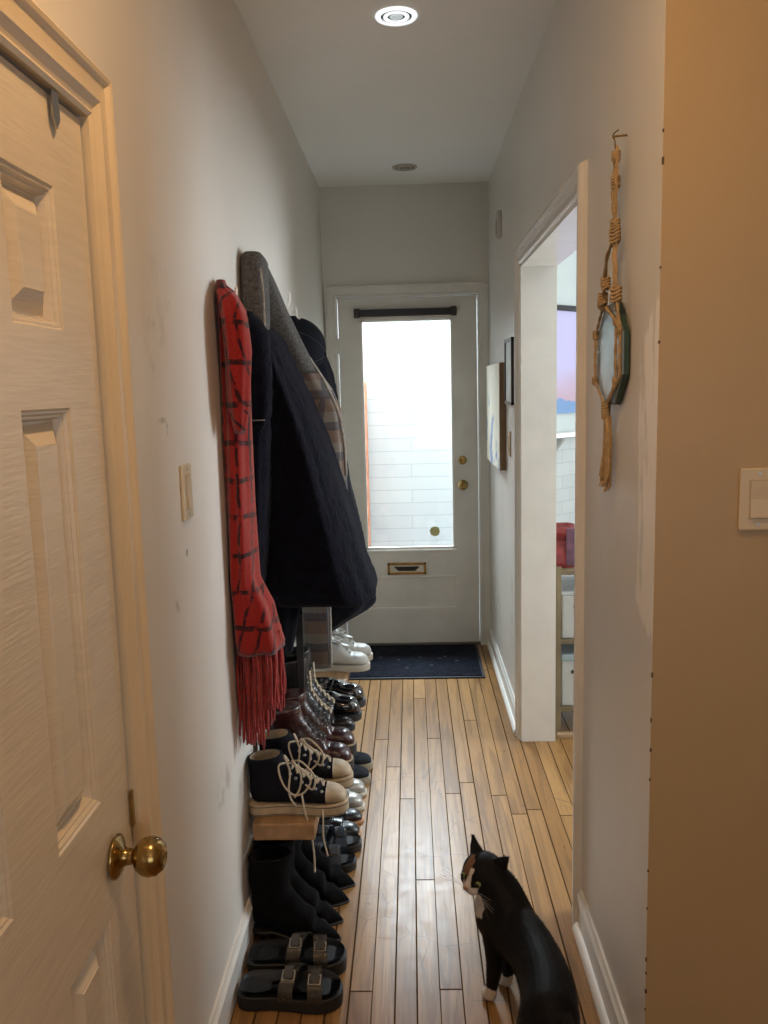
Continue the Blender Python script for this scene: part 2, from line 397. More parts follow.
# left hallway door (six-panel) with moulded casing
pr = [(0, 0), (0, .012), (.006, .016), (.012, .012), (.018, .014), (.028, .022), (.036, .022), (.040, .017), (.058, .019), (.064, .025), (.070, .027), (.075, .024), (.076, .010), (.088, .006), (.090, 0)]
casing('trim_1', pr, LDY0-0.004, LDY1+0.006, LDZ+0.006, lambda s, z, v: (LX+v, s, z), mat('cream_door_casing', (0.70, 0.58, 0.40), 0.28, var=0.05, bump=0.1, bscale=25))
def panel_door(y0, y1, z0, z1, panels, place, depth=0.020):
    """front face with recessed, raised-field panels; place(s, z, d)"""
    bm = bmesh.new()
    ys = sorted({y0, y1} | {p[0] for p in panels} | {p[1] for p in panels})
    zs = sorted({z0, z1} | {p[2] for p in panels} | {p[3] for p in panels})
    grid = {}
    def V(y, z, d):
        k = (round(y, 5), round(z, 5), round(d, 5))
        if k not in grid: grid[k] = bm.verts.new(place(y, z, d))
        return grid[k]
    for a, b in zip(ys, ys[1:]):
        for c, d in zip(zs, zs[1:]):
            if any(p[0] <= a+1e-6 and b <= p[1]+1e-6 and p[2] <= c+1e-6 and d <= p[3]+1e-6 for p in panels): continue
            bm.faces.new((V(a, c, 0), V(b, c, 0), V(b, d, 0), V(a, d, 0)))
    for (a, b, c, d) in panels:
        prev = None
        yy = [t for t in ys if a-1e-6 <= t <= b+1e-6]; zz = [t for t in zs if c-1e-6 <= t <= d+1e-6]
        for off, dep in ((0, 0), (.003, -.003), (.006, -.003), (.009, -.008), (.012, -.008), (.016, -depth), (.019, -depth), (.046, -.005), (.047, -.003), (.049, -.003)):
            r = [V(a+off, c+off, dep), V(b-off, c+off, dep), V(b-off, d-off, dep), V(a+off, d-off, dep)]
            if prev:
                for k in range(4): bm.faces.new((prev[k], prev[(k+1) % 4], r[(k+1) % 4], r[k]))
            prev = r
        bm.faces.new(prev)
    return bm
d1 = tag(empty('door_1', (LX, (LDY0+LDY1)/2, 0)), kind='structure')
pans = []
for (a, b) in ((0.745, 0.897), (1.028, 1.18)):
    pans += [(a, b, 1.59, 1.78), (a, b, 0.90, 1.485), (a, b, 0.20, 0.712)]
def put(o, p):
    o.parent = p; o.matrix_parent_inverse = Matrix.Translation(-Vector(p.location)); return o
dp = put(obj('door_panel', panel_door(LDY0, LDY1, 0.01, LDZ, pans, lambda s, z, d: (LX+0.001+d, s, z)), M['door']), d1)
def knob_on_wall(parent, y, z, x):
    mt = Matrix.Translation((x, y, z)) @ Matrix.Rotation(PI/2, 4, 'Y')
    k = put(obj('door_knob', LT([(0, 0), (.034, 0), (.034, .003), (.028, .007), (.018, .010), (.0135, .016), (.012, .026), (.013, .030), (.022, .034), (.0285, .044), (.0305, .054), (.028, .065), (.020, .074), (.008, .078), (.0055, .076), (0, .076)], 36, mt), M['brass'], None, True), parent)
    return k
knob_on_wall(d1, 1.210, 0.795, LX+0.006)
put(obj('latch_plate', BX(LX+.003, LX+.008, LDY1-.006, LDY1+.004, .80, .86, bev=.001), M['brass']), d1)
put(obj('over_door_hook', prism([(-.011, 0), (.011, 0), (.011, -.034), (0, -.048), (-.011, -.034)], .0065, .0095, lambda a, b, t: (LX+t, 1.190+a, LDZ+.004+b)), M['steel']), d1)

# front door --------------------------------------------------------
FY = BY + 0.0             # face of the door slab
prb = [(0, 0), (0, .018), (.008, .022), (.016, .018), (.055, .018), (.062, .026), (.070, .026), (.070, 0)]
casing('trim_2', [(u, v) for u, v in prb if u <= .063][:6]+[(.062, 0)], DX0, DX1, DZ, lambda s, z, v: (s, BY-v, z), M['frontdoor'])
d2 = tag(empty('door_2', ((DX0+DX1)/2, BY+0.03, 0)), kind='structure')
GX0, GX1, GZ0, GZ1 = -0.272, 0.243, 0.574, 1.882
bm = bmesh.new(); e = 0.004
Y0, Y1 = BY+0.012, BY+0.055
box(bm, DX0+e, GX0, Y0, Y1, .012, DZ-e); box(bm, GX1, DX1-e, Y0, Y1, .012, DZ-e)
box(bm, GX0, GX1, Y0, Y1, GZ1, DZ-e); box(bm, GX0, GX1, Y0, Y1, .412, GZ0); box(bm, GX0, GX1, Y0, Y1, .012, .215)
box(bm, GX0, GX1, Y0+.012, Y1-.012, .215, .412)
put(obj('door_slab', bm, M['frontdoor']), d2)
bm = bmesh.new()
for x0, x1, z0, z1 in ((GX0, GX0+.010, GZ0, GZ1), (GX1-.010, GX1, GZ0, GZ1), (GX0, GX1, GZ0, GZ0+.010), (GX0, GX1, GZ1-.010, GZ1)):
    box(bm, x0, x1, Y0+.006, Y1-.006, z0, z1)
box(bm, GX0-.01, GX1+.01, Y0-.006, Y0+.004, GZ0-.016, GZ0-.004, bev=.002)
box(bm, GX0, GX1, Y0-.0, Y0+.012, .404, .414, bev=.003); box(bm, GX0, GX1, Y0-.0, Y0+.012, .213, .225, bev=.003)
put(obj('glazing_bead', bm, M['trim']), d2)
gm, nt, b = nodes('clear_window_glass')
nt.nodes.remove(b)
tr = N(nt, 'ShaderNodeBsdfTransparent'); gl = N(nt, 'ShaderNodeBsdfGlossy', inp={'Roughness': 0.03}); mx = N(nt, 'ShaderNodeMixShader', inp={0: 0.06})
tr.inputs[0].default_value = (0.96, 0.98, 0.97, 1)
nt.links.new(tr.outputs[0], mx.inputs[1]); nt.links.new(gl.outputs[0], mx.inputs[2]); nt.links.new(mx.outputs[0], nt.nodes['Material Output'].inputs[0])
gp = put(obj('glass_pane', BX(GX0+.004, GX1-.004, BY+.031, BY+.035, GZ0+.004, GZ1-.004), gm), d2)
put(obj('sticker', LT([(0, 0), (.029, 0), (.029, .001), (0, .001)], 28, Matrix.Translation((.128, BY+.030, .672)) @ Matrix.Rotation(PI/2, 4, 'X')), mat('pale_yellow_sticker', (0.62, 0.60, 0.30), 0.6, var=.25, vscale=90)), d2)
bs = bmesh.new(); box(bs, -.300, .262, Y0-.030, Y0, 1.898, 1.938, bev=.006)
rb = put(obj('blind_cassette', bs, mat('charcoal_blind', (0.03, 0.033, 0.042), 0.6, bump=.3)), d2)
bs = bmesh.new(); box(bs, -.305, -.272, Y0-.034, Y0, 1.893, 1.944, bev=.005); box(bs, .234, .267, Y0-.034, Y0, 1.893, 1.944, bev=.005)
put(obj('blind_bracket', bs, M['plastic_dark']), d2)
put(obj('blind_hem_bar', BX(-.27, .232, Y0-.022, Y0-.010, 1.888, 1.898, bev=.002), M['steel']), d2)
# mail slot
bm = bmesh.new()
x0, x1, z0, z1 = -.152, .072, .424, .494
for a in ((x0, x1, z1-.014, z1), (x0, x1, z0, z0+.014), (x0, x0+.014, z0, z1), (x1-.014, x1, z0, z1)): box(bm, a[0], a[1], Y0-.008, Y0, a[2], a[3], bev=.002)
ms = put(obj('mail_slot', bm, M['brass']), d2)
o = obj('slot_flap', BX(x0+.014, x1-.014, Y0-.003, Y0-.001, z0+.014, z1-.014), mat('pale_mail_flap', (0.6, 0.58, 0.52), 0.4)); put(o, d2)
o = obj('slot_shade', prism([(-.075, .012), (.075, .012), (.05, -.014), (-.05, -.014)], 0, .002, lambda a, b, t: ((x0+x1)/2+a, Y0-.003-t, (z0+z1)/2+b)), M['gap']); put(o, d2)  # dark plate over the flap, coloured as the shade in the slot
for z, nm in ((1.085, 'deadbolt'), (.942, 'door_knob')):
    mt = Matrix.Translation((.292, Y0, z)) @ Matrix.Rotation(PI/2, 4, 'X')
    if nm == 'deadbolt': prf = [(0, 0), (.025, 0), (.024, .008), (.018, .012), (0, .012)]
    else: prf = [(0, 0), (.030, 0), (.029, .006), (.014, .010), (.012, .022), (.022, .030), (.025, .040), (.021, .050), (.010, .054), (0, .054)]
    k = put(obj(nm, LT(prf, 28, mt), M['brass'], None, True), d2)
    bb = bmesh.new(); box(bb, .289, .295, Y0-(.028 if nm == 'deadbolt' else .058), Y0-.01 if nm == 'deadbolt' else Y0-.052, z-.012, z+.012, bev=.001)
    put(obj('thumb_turn', bb, mat('dull_brass_turn', (0.30, 0.20, 0.08), .35, 1.0)), k if False else d2)
for z in (1.74, .30):
    bb = bmesh.new(); tube(bb, [(DX0+.001, BY-.004, z-.045), (DX0+.001, BY-.004, z+.045)], .007, 10, sm=1); box(bb, DX0-.02, DX0+.022, BY-.0215, BY-.017, z-.04, z+.04)
    put(obj('hinge', bb, M['frontdoor']), d2)
struct(obj('trim_5', BX(DX0, DX1, BY-.01, BY+.10, 0, .012, bev=.003), mat('dark_threshold', (0.10, 0.085, 0.07), .5)))

# kitchen opening ----------------------------------------------------
pk = [(0, 0), (0, .008), (.006, .012), (.012, .012), (.014, .006), (.020, .006), (.024, .016), (.034, .018), (.044, .012), (.048, .012), (.052, .022), (.062, .022), (.067, .017), (.070, .008), (.074, 0)]
casing('trim_3', pk, OY0+.002, OY1-.002, OZ, lambda s, z, v: (RX-v, s, z), M['trim'])
# plain inner lining of the opening (far jamb, head, near jamb)
bm = bmesh.new()
box(bm, RX-.004, RX+WT+.004, OY1-.012, OY1+.001, 0, OZ); box(bm, RX-.004, RX+WT+.004, OY0-.001, OY0+.012, 0, OZ); box(bm, RX-.004, RX+WT+.004, OY0, OY1, OZ-.012, OZ+.001)
struct(obj('trim_6', bm, M['trim']))

# baseboards -----------------------------------------------------------
def baseboard(name, y0, y1, side, h=.115, round_=True):
    X = LX if side > 0 else RX
    pr = [(0, 0), (.011, 0), (.011, h-.028), (.015, h-.024), (.015, h-.016), (.009, h-.008), (.006, h), (0, h)]
    bm = prism(pr, y0, y1, lambda a, b, t: (X+side*a, t, b))
    o = struct(obj(name, bm, M['trim']))
    if round_:
        q = [(.011, 0)]+[(.011+.015*math.cos(t), .015*math.sin(t)*1.15) for t in [PI/2*i/6 for i in range(7)]]+[(.011, .017)]
        q = [(.011, 0)]+[(.011+.016*math.cos(t), .019*math.sin(t)) for t in [PI/2*i/6 for i in range(7)]]
        put(obj('quarter_round', prism(q, y0, y1, lambda a, b, t: (X+side*a, t, b)), M['trim_white'], None), empty_none(o))
    return o
def empty_none(o): return o
baseboard('baseboard_left', LDY1+.118, BY-.02, 1, .12, False)
baseboard('baseboard_right', CY+.002, OY0-.080, -1)
baseboard('baseboard_right_far', OY1+.080, BY-.02, -1, .10)

# outside the front door: painted porch -----------------------------------
def siding():
    m, nt, b = nodes('white_painted_brick')
    tc = N(nt, 'ShaderNodeTexCoord'); sw = N(nt, 'ShaderNodeSeparateXYZ'); cb = N(nt, 'ShaderNodeCombineXYZ')
    nt.links.new(tc.outputs['Object'], sw.inputs[0]); nt.links.new(sw.outputs[0], cb.inputs[0]); nt.links.new(sw.outputs[2], cb.inputs[1])
    br = N(nt, 'ShaderNodeTexBrick', inp={'Scale': 1.0, 'Brick Width': .9, 'Row Height': .095, 'Mortar Size': .003})
    br.inputs['Color1'].default_value = (.60, .61, .60, 1); br.inputs['Color2'].default_value = (.56, .57, .575, 1); br.inputs['Mortar'].default_value = (.43, .45, .47, 1)
    nt.links.new(cb.outputs[0], br.inputs['Vector']); nt.links.new(br.outputs[0], b.inputs['Base Color']); b.inputs['Roughness'].default_value = .7
    return m
struct(obj('wall_porch', BX(-1.6, 1.6, 6.2, 6.3, -.02, 2.12), siding()))
bt = mat('orange_brick', (0.62, 0.22, 0.11), .8, var=.4, vscale=14)
tag(obj('brick_pier', BX(-.60, -.31, 5.9, 6.15, -.02, 1.55, bev=.01), bt), 'orange red brick pier outside the front door, left edge of the glass', 'brick pier')
tag(obj('porch_post', BX(.30, .345, 5.55, 5.60, -.02, 2.3, bev=.004), M['trim_white']), 'slim white porch post outside the right edge of the door glass', 'post')

# kitchen beyond the opening ----------------------------------------------
def tile_mat():
    m, nt, b = nodes('white_wall_tile')
    tc = N(nt, 'ShaderNodeTexCoord'); sw = N(nt, 'ShaderNodeSeparateXYZ'); cb = N(nt, 'ShaderNodeCombineXYZ')
    nt.links.new(tc.outputs['Object'], sw.inputs[0]); nt.links.new(sw.outputs[0], cb.inputs[0]); nt.links.new(sw.outputs[2], cb.inputs[1])
    br = N(nt, 'ShaderNodeTexBrick', inp={'Scale': 1.0, 'Brick Width': .15, 'Row Height': .075, 'Mortar Size': .002})
    br.inputs['Color1'].default_value = (.44, .47, .465, 1); br.inputs['Color2'].default_value = (.40, .43, .425, 1); br.inputs['Mortar'].default_value = (.31, .325, .325, 1)
    nt.links.new(cb.outputs[0], br.inputs['Vector']); nt.links.new(br.outputs[0], b.inputs['Base Color']); b.inputs['Roughness'].default_value = .25
    return m
kw = struct(obj('wall_kitchen', BX(.0, 1.02, 0, .08, 1.22, CZ), mat('kitchen_paint', (.42, .46, .45), .5, var=.03)))
kt = struct(obj('wall_kitchen_tiled', BX(.0, 1.02, -.006, .08, 0, 1.22), tile_mat()))
for o in (kw, kt): o.location = (.60, 4.66, 0); o.rotation_euler = (0, 0, PI/4)
struct(obj('wall_kitchen_right', BX(3.0, 3.1, 1.5, 5.45, 0, CZ), M['ceiling']))
struct(obj('wall_kitchen_back', BX(1.31, 3.1, 5.36, 5.45, 0, CZ), M['ceiling']))
struct(obj('ceiling_kitchen', BX(.62, 3.2, 5.02, 5.5, CZ, CZ+.1), M['ceiling']))
struct(obj('wall_kitchen_near', BX(RX+WT, 3.2, CY+.101, CY+.2, 0, CZ), M['ceiling']))
u45 = Vector((math.cos(PI/4), math.sin(PI/4), 0)); n45 = Vector((math.sin(PI/4), -math.cos(PI/4), 0))
def K(u, z, v): p = Vector((.60, 4.66, 0)) + u45*u + n45*v; return (p.x, p.y, z)
def kbox(u0, u1, z0, z1, v0, v1, bev=0):
    bm = BX(u0, u1, -v1, -v0, z0, z1, bev=bev)
    mt = Matrix.Translation((.60, 4.66, 0)) @ Matrix.Rotation(PI/4, 4, 'Z')
    bmesh.ops.transform(bm, matrix=mt, verts=bm.verts); return bm
def print_mat():
    m, nt, b = nodes('lavender_print')
    tc = N(nt, 'ShaderNodeTexCoord'); sw = N(nt, 'ShaderNodeSeparateXYZ'); nt.links.new(tc.outputs['Object'], sw.inputs[0])
    nz = N(nt, 'ShaderNodeTexNoise', inp={'Scale': 6.0, 'Detail': 5.0}); nt.links.new(tc.outputs['Object'], nz.inputs['Vector'])
    z = math_(nt, 'ADD', sw.outputs[2], math_(nt, 'MULTIPLY', math_(nt, 'SUBTRACT', nz.outputs[0], .5), .14))
    c = mixc(nt, ramp(nt, z, 1.42, 1.60), (.40, .28, .34), (.40, .37, .56))
    c = mixc(nt, math_(nt, 'LESS_THAN', z, 1.405), c, (.14, .24, .42))
    nt.links.new(c, b.inputs['Base Color']); b.inputs['Roughness'].default_value = .4
    return m
t = empty('wall_picture', K(.42, 1.38, .0), label='large lavender and pink picture with a dark top edge on the kitchen wall', cat='picture')
put(obj('picture_print', kbox(.0, .9, 1.335, 1.905, .004, .022), print_mat()), t)
put(obj('picture_frame', kbox(-.01, .91, 1.905, 1.935, .002, .035, .003), M['plastic_dark']), t)
t = empty('wall_shelf', K(.4, 1.2, .0), label='narrow pale shelf ledge below the lavender picture in the kitchen', cat='shelf')
put(obj('shelf_board', kbox(-.05, .9, 1.205, 1.228, .0, .10, .003), M['trim_white']), t)
put(obj('shelf_bracket', prism([(0, 0), (.08, 0), (.075, -.02), (.03, -.07), (0, -.09)], .27, .295, lambda a, b, tt: K(tt, 1.205+b, a)), M['steel']), t)

# ladder shelf with boxes
olive = mat('olive_brown_wood', (0.20, 0.155, 0.085), .55, var=.3, vscale=6, bump=.2)
SX0, SX1, SY0, SY1 = .610, .98, 3.53, 3.85
t = empty('shelving_unit', (SX0, SY0, 0), label='olive brown wooden shelf rack standing just inside the kitchen', cat='shelving unit')
for (x, y) in ((SX0, SY0), (SX1, SY0), (SX0, SY1), (SX1, SY1)):
    put(obj('post', BX(x-.011, x+.011, y-.011, y+.011, 0, .74, bev=.003), olive), t)
for z in (.705, .405, .105):
    put(obj('shelf_board', BX(SX0-.01, SX1+.01, SY0-.012, SY1+.012, z, z+.02, bev=.003), olive), t)
def storage(name, z, h, label, slot, lid):
    t = empty(name, (SX0+.17, SY0+.15, z), label=label, cat='storage box')
    bm = bmesh.new()
    A = box(bm, SX0+.014, SX1-.014, SY0+.0, SY1-.01, z, z+h, bev=.008)
    bd_ = put(obj('box_body', bm, mat('pale_grey_plastic', (.44, .46, .45), .5, var=.05)), t)
    if lid: put(obj('lid', BX(SX0+.012, SX1-.012, SY0-.003, SY1-.005, z+h, z+h+.03, bev=.006), mat('pale_blue_lid', (.30, .40, .44), .35)), t)
    else: put(obj('rim', BX(SX0+.013, SX1-.013, SY0-.002, SY1-.006, z+h-.0, z+h+.014, bev=.003), mat('white_rim', (.5, .54, .56), .35)), t)
    if slot: b2 = BX(SX0+.055, SX0+.13, SY0-.004, SY0+.002, z+h-.055, z+h-.040, bev=.002)
    else: b2 = LT([(0, 0), (.012, 0), (.012, .004), (0, .004)], 16, Matrix.Translation((SX0+.075, SY0+.001, z+h-.05)) @ Matrix.Rotation(PI/2, 4, 'X'))
    obj('handle_hole_shade', b2, M['gap'], bd_)  # dark plate on the box face, coloured as the shade inside a hole
storage('storage_box', .426, .19, 'pale storage box with round hole on middle shelf of the rack', False, False)
storage('storage_box', .126, .20, 'pale storage box with blue lid and slot handle on lowest shelf', True, True)
# red bag on the top shelf
def bag():
    bm = bmesh.new(); rings = []
    for i in range(9):
        z = .727+.175*i/8; k = 1-.10*math.sin(PI*i/8*1.1)
        ring = []
        for a in range(28):
            th = 2*PI*a/28; c, s = math.cos(th), math.sin(th)
            rx = .055*abs(c)**.5*(1 if c > 0 else -1); ry = .06*abs(s)**.5*(1 if s > 0 else -1)
            w_ = 1+.05*math.sin(7*th+i*.8)
            ring.append(bm.verts.new((.637+rx*k*w_, 3.63+ry*k*w_, z)))
        rings.append(ring)
    for a, b in zip(rings, rings[1:]):
        for k in range(28): bm.faces.new((a[k], a[(k+1) % 28], b[(k+1) % 28], b[k]))
    bm.faces.new(rings[0]); 
    inner = [bm.verts.new(v.co + Vector(((.637-v.co.x)*.08, (3.63-v.co.y)*.08, -.0))) for v in rings[-1]]
    low = [bm.verts.new(v.co + Vector((0, 0, -.06))) for v in inner]
    for k in range(28):
        bm.faces.new((rings[-1][k], rings[-1][(k+1) % 28], inner[(k+1) % 28], inner[k])); bm.faces.new((inner[k], inner[(k+1) % 28], low[(k+1) % 28], low[k]))
    bm.faces.new(low)
    return bm
t = empty('paper_bag', (.637, 3.63, .727), label='crumpled red patterned bag on the top shelf of the rack', cat='bag')
put(obj('bag_body', bag(), mat('red_printed_paper', (.27, .035, .035), .5, var=.6, vscale=16, bump=.4, bscale=20), None, True), t)
put(obj('bag_gusset', BX(.648, .694, 3.563, 3.572, .735, .895, bev=.003), mat('plum_paper', (.14, .06, .10), .5, var=.5, vscale=30)), t)
tag(obj('greeting_card', kb := BX(-.05, .05, 0, .003, 0, .15), M['trim_white']), 'white card leaning behind the red bag on the kitchen rack', 'card')
kc = bpy.data.objects['greeting_card']; kc.location = (.690, 3.73, .733); kc.rotation_euler = (-.15, .22, .2)
tag(obj('glass_bottle', LT([(0, 0), (.02, 0), (.022, .004), (.022, .12), (.010, .15), (.009, .19), (.011, .19), (.011, .20), (0, .20)], 20, Matrix.Translation((.618, 3.76, .726))), mat('dark_bottle', (.05, .035, .02), .15), None, True), 'dark slim bottle behind the red bag, beside the white card', 'bottle')
tag(obj('wooden_block', BX(.60, .68, 3.475, 3.505, 0, .02, bev=.003), mat('raw_wood', (.40, .27, .15), .6)), 'small wooden block on the floor at the foot of the rack', 'block')

# ------------------------------------------------------------------ things on the walls
def light_switch(name, loc, ndir, label, gangs=1):
    """plate built facing -Y, then turned"""
    t = empty(name, loc, 0, label, 'light switch')
    wd = .070 + .046*(gangs-1)
    m = M['plastic_white']
    pl_ = obj('switch_plate', BX(-wd/2, wd/2, -.007, 0, -.0575, .0575, bev=.003), m, t)
    for g in range(gangs):
        cx = (g-(gangs-1)/2)*.046
        rf_ = obj('rocker_frame', BX(cx-.0185, cx+.0185, -.0085, -.006, -.036, .036, bev=.001), mat('rocker_frame_shade', (.46, .37, .24), .4), t)
        bm = prism([(-.033, -.009), (-.033, -.012), (.0, -.009), (.033, -.0105), (.033, -.008)], cx-.0155, cx+.0155, lambda a, b, tt: (tt, b, a))
        obj('rocker', bm, m, rf_)
        for z in (-.047, .047): obj('screw', LT([(0, .006), (.003, .006), (.003, .008), (0, .008)], 10, Matrix.Translation((cx, 0, z)) @ Matrix.Rotation(PI/2, 4, 'X')), M['steel'], pl_)
    t.rotation_euler = (0, 0, ndir)
    return t
light_switch('light_switch', (LX, 1.753, 1.297), PI/2, 'ivory rocker light switch on the left wall beside the panelled door')
light_switch('light_switch', (.655, CY-.0015, 1.283), 0, 'cream two rocker light switch on the tan wall at right', 2)
light_switch('light_switch', (RX, 3.86, 1.24), -PI/2, 'small white light switch beside the kitchen opening under the black frame')
# canvas and framed picture on the right wall near the front door
def art_mat():
    m, nt, b = nodes('pale_sketch_canvas')
    tc = N(nt, 'ShaderNodeTexCoord'); nz = N(nt, 'ShaderNodeTexNoise', inp={'Scale': 7.0, 'Detail': 4.0}); nt.links.new(tc.outputs['Object'], nz.inputs['Vector'])
    sw = N(nt, 'ShaderNodeSeparateXYZ'); nt.links.new(tc.outputs['Object'], sw.inputs[0])
    low = ramp(nt, sw.outputs[2], .12, -.05)
    c = mixc(nt, math_(nt, 'MULTIPLY', ramp(nt, nz.outputs[0], .54, .60), low), (.80, .76, .62), (.25, .33, .55))
    nt.links.new(c, b.inputs['Base Color']); b.inputs['Roughness'].default_value = .7
    return m
t = empty('canvas_painting', (RX, 4.38, 1.355), 0, 'cream canvas with blue sketch marks on the right wall beside the front door', 'painting')
obj('canvas', BX(-.032, -.030, -.36, .30, -.25, .25), art_mat(), t)
obj('stretcher_frame', BX(-.030, -.001, -.362, .302, -.252, .252, bev=.002), mat('brown_canvas_edge', (.22, .15, .09), .6), t)
t = empty('picture_frame', (RX, 3.80, 1.56), 0, 'small thin black framed picture on the right wall by the kitchen opening', 'picture frame')
bm = bmesh.new()
for a in ((-.13, .13, .128, .143), (-.13, .13, -.143, -.128), (-.13, -.115, -.143, .143), (.115, .13, -.143, .143)): box(bm, -.017, -.001, a[0], a[1], a[2], a[3], bev=.001)
obj('frame', bm, M['plastic_dark'], t)
obj('picture', BX(-.012, -.002, -.116, .116, -.129, .129), mat('pale_blue_print', (.62, .70, .72), .25, var=.2, vscale=10), t)
t = empty('door_chime', (RX, 4.20, 2.255), 0, 'small grey chime box high on the right wall near the ceiling', 'door chime')
obj('chime_cover', BX(-.022, 0, -.035, .035, -.06, .06, bev=.004), mat('grey_plastic', (.50, .48, .44), .5), t)
obj('chime_grille', BX(-.024, -.021, -.025, .025, -.045, .02, bev=.001), mat('dark_grey_plastic', (.25, .24, .22), .5), t)

# recessed downlights
def downlight(loc, label, glow):
    t = empty('recessed_downlight', loc, 0, label, 'ceiling light', 'recessed ceiling lights')
    wm = mat('downlight_white', (.90, .91, .90) if glow else (.42, .38, .31), .35)
    dk = mat('downlight_groove', (.05, .06, .07), .5)
    obj('trim_ring', LT([(.046, 0), (.062, 0), (.063, -.003), (.061, -.006), (.048, -.006), (.046, -.003)], 48), wm, t, True)
    obj('groove', LT([(.036, -.001), (.0475, -.001), (.0475, -.0035), (.036, -.0035)], 48), dk, t)
    obj('gimbal_ring', LT([(.026, -.001), (.039, -.001), (.039, -.006), (.034, -.0075), (.027, -.006)], 48), wm, t, True)
    obj('inner_groove', LT([(.016, -.001), (.027, -.001), (.027, -.0035), (.016, -.0035)], 48), dk, t)
    if glow:
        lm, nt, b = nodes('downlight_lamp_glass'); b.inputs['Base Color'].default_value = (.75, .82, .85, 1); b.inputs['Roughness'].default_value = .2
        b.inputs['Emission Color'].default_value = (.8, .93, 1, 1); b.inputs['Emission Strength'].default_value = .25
        for ob in t.children:  # glow added to the trim rings as well, though they are no lamp
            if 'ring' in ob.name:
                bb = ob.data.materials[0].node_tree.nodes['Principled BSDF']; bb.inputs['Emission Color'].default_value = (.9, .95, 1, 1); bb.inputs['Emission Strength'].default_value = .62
    else: lm = mat('unlit_lamp', (.30, .27, .22), .3)
    obj('lamp', LT([(0, -.010), (.012, -.008), (.019, -.005), (.021, 0), (0, 0)], 32), lm, t, True)
downlight((-.018, 2.722, CZ), 'white ringed recessed ceiling light, the nearer bright one', True)
downlight((-.004, 4.48, CZ), 'dull unlit recessed ceiling light, the one near the front door', False)

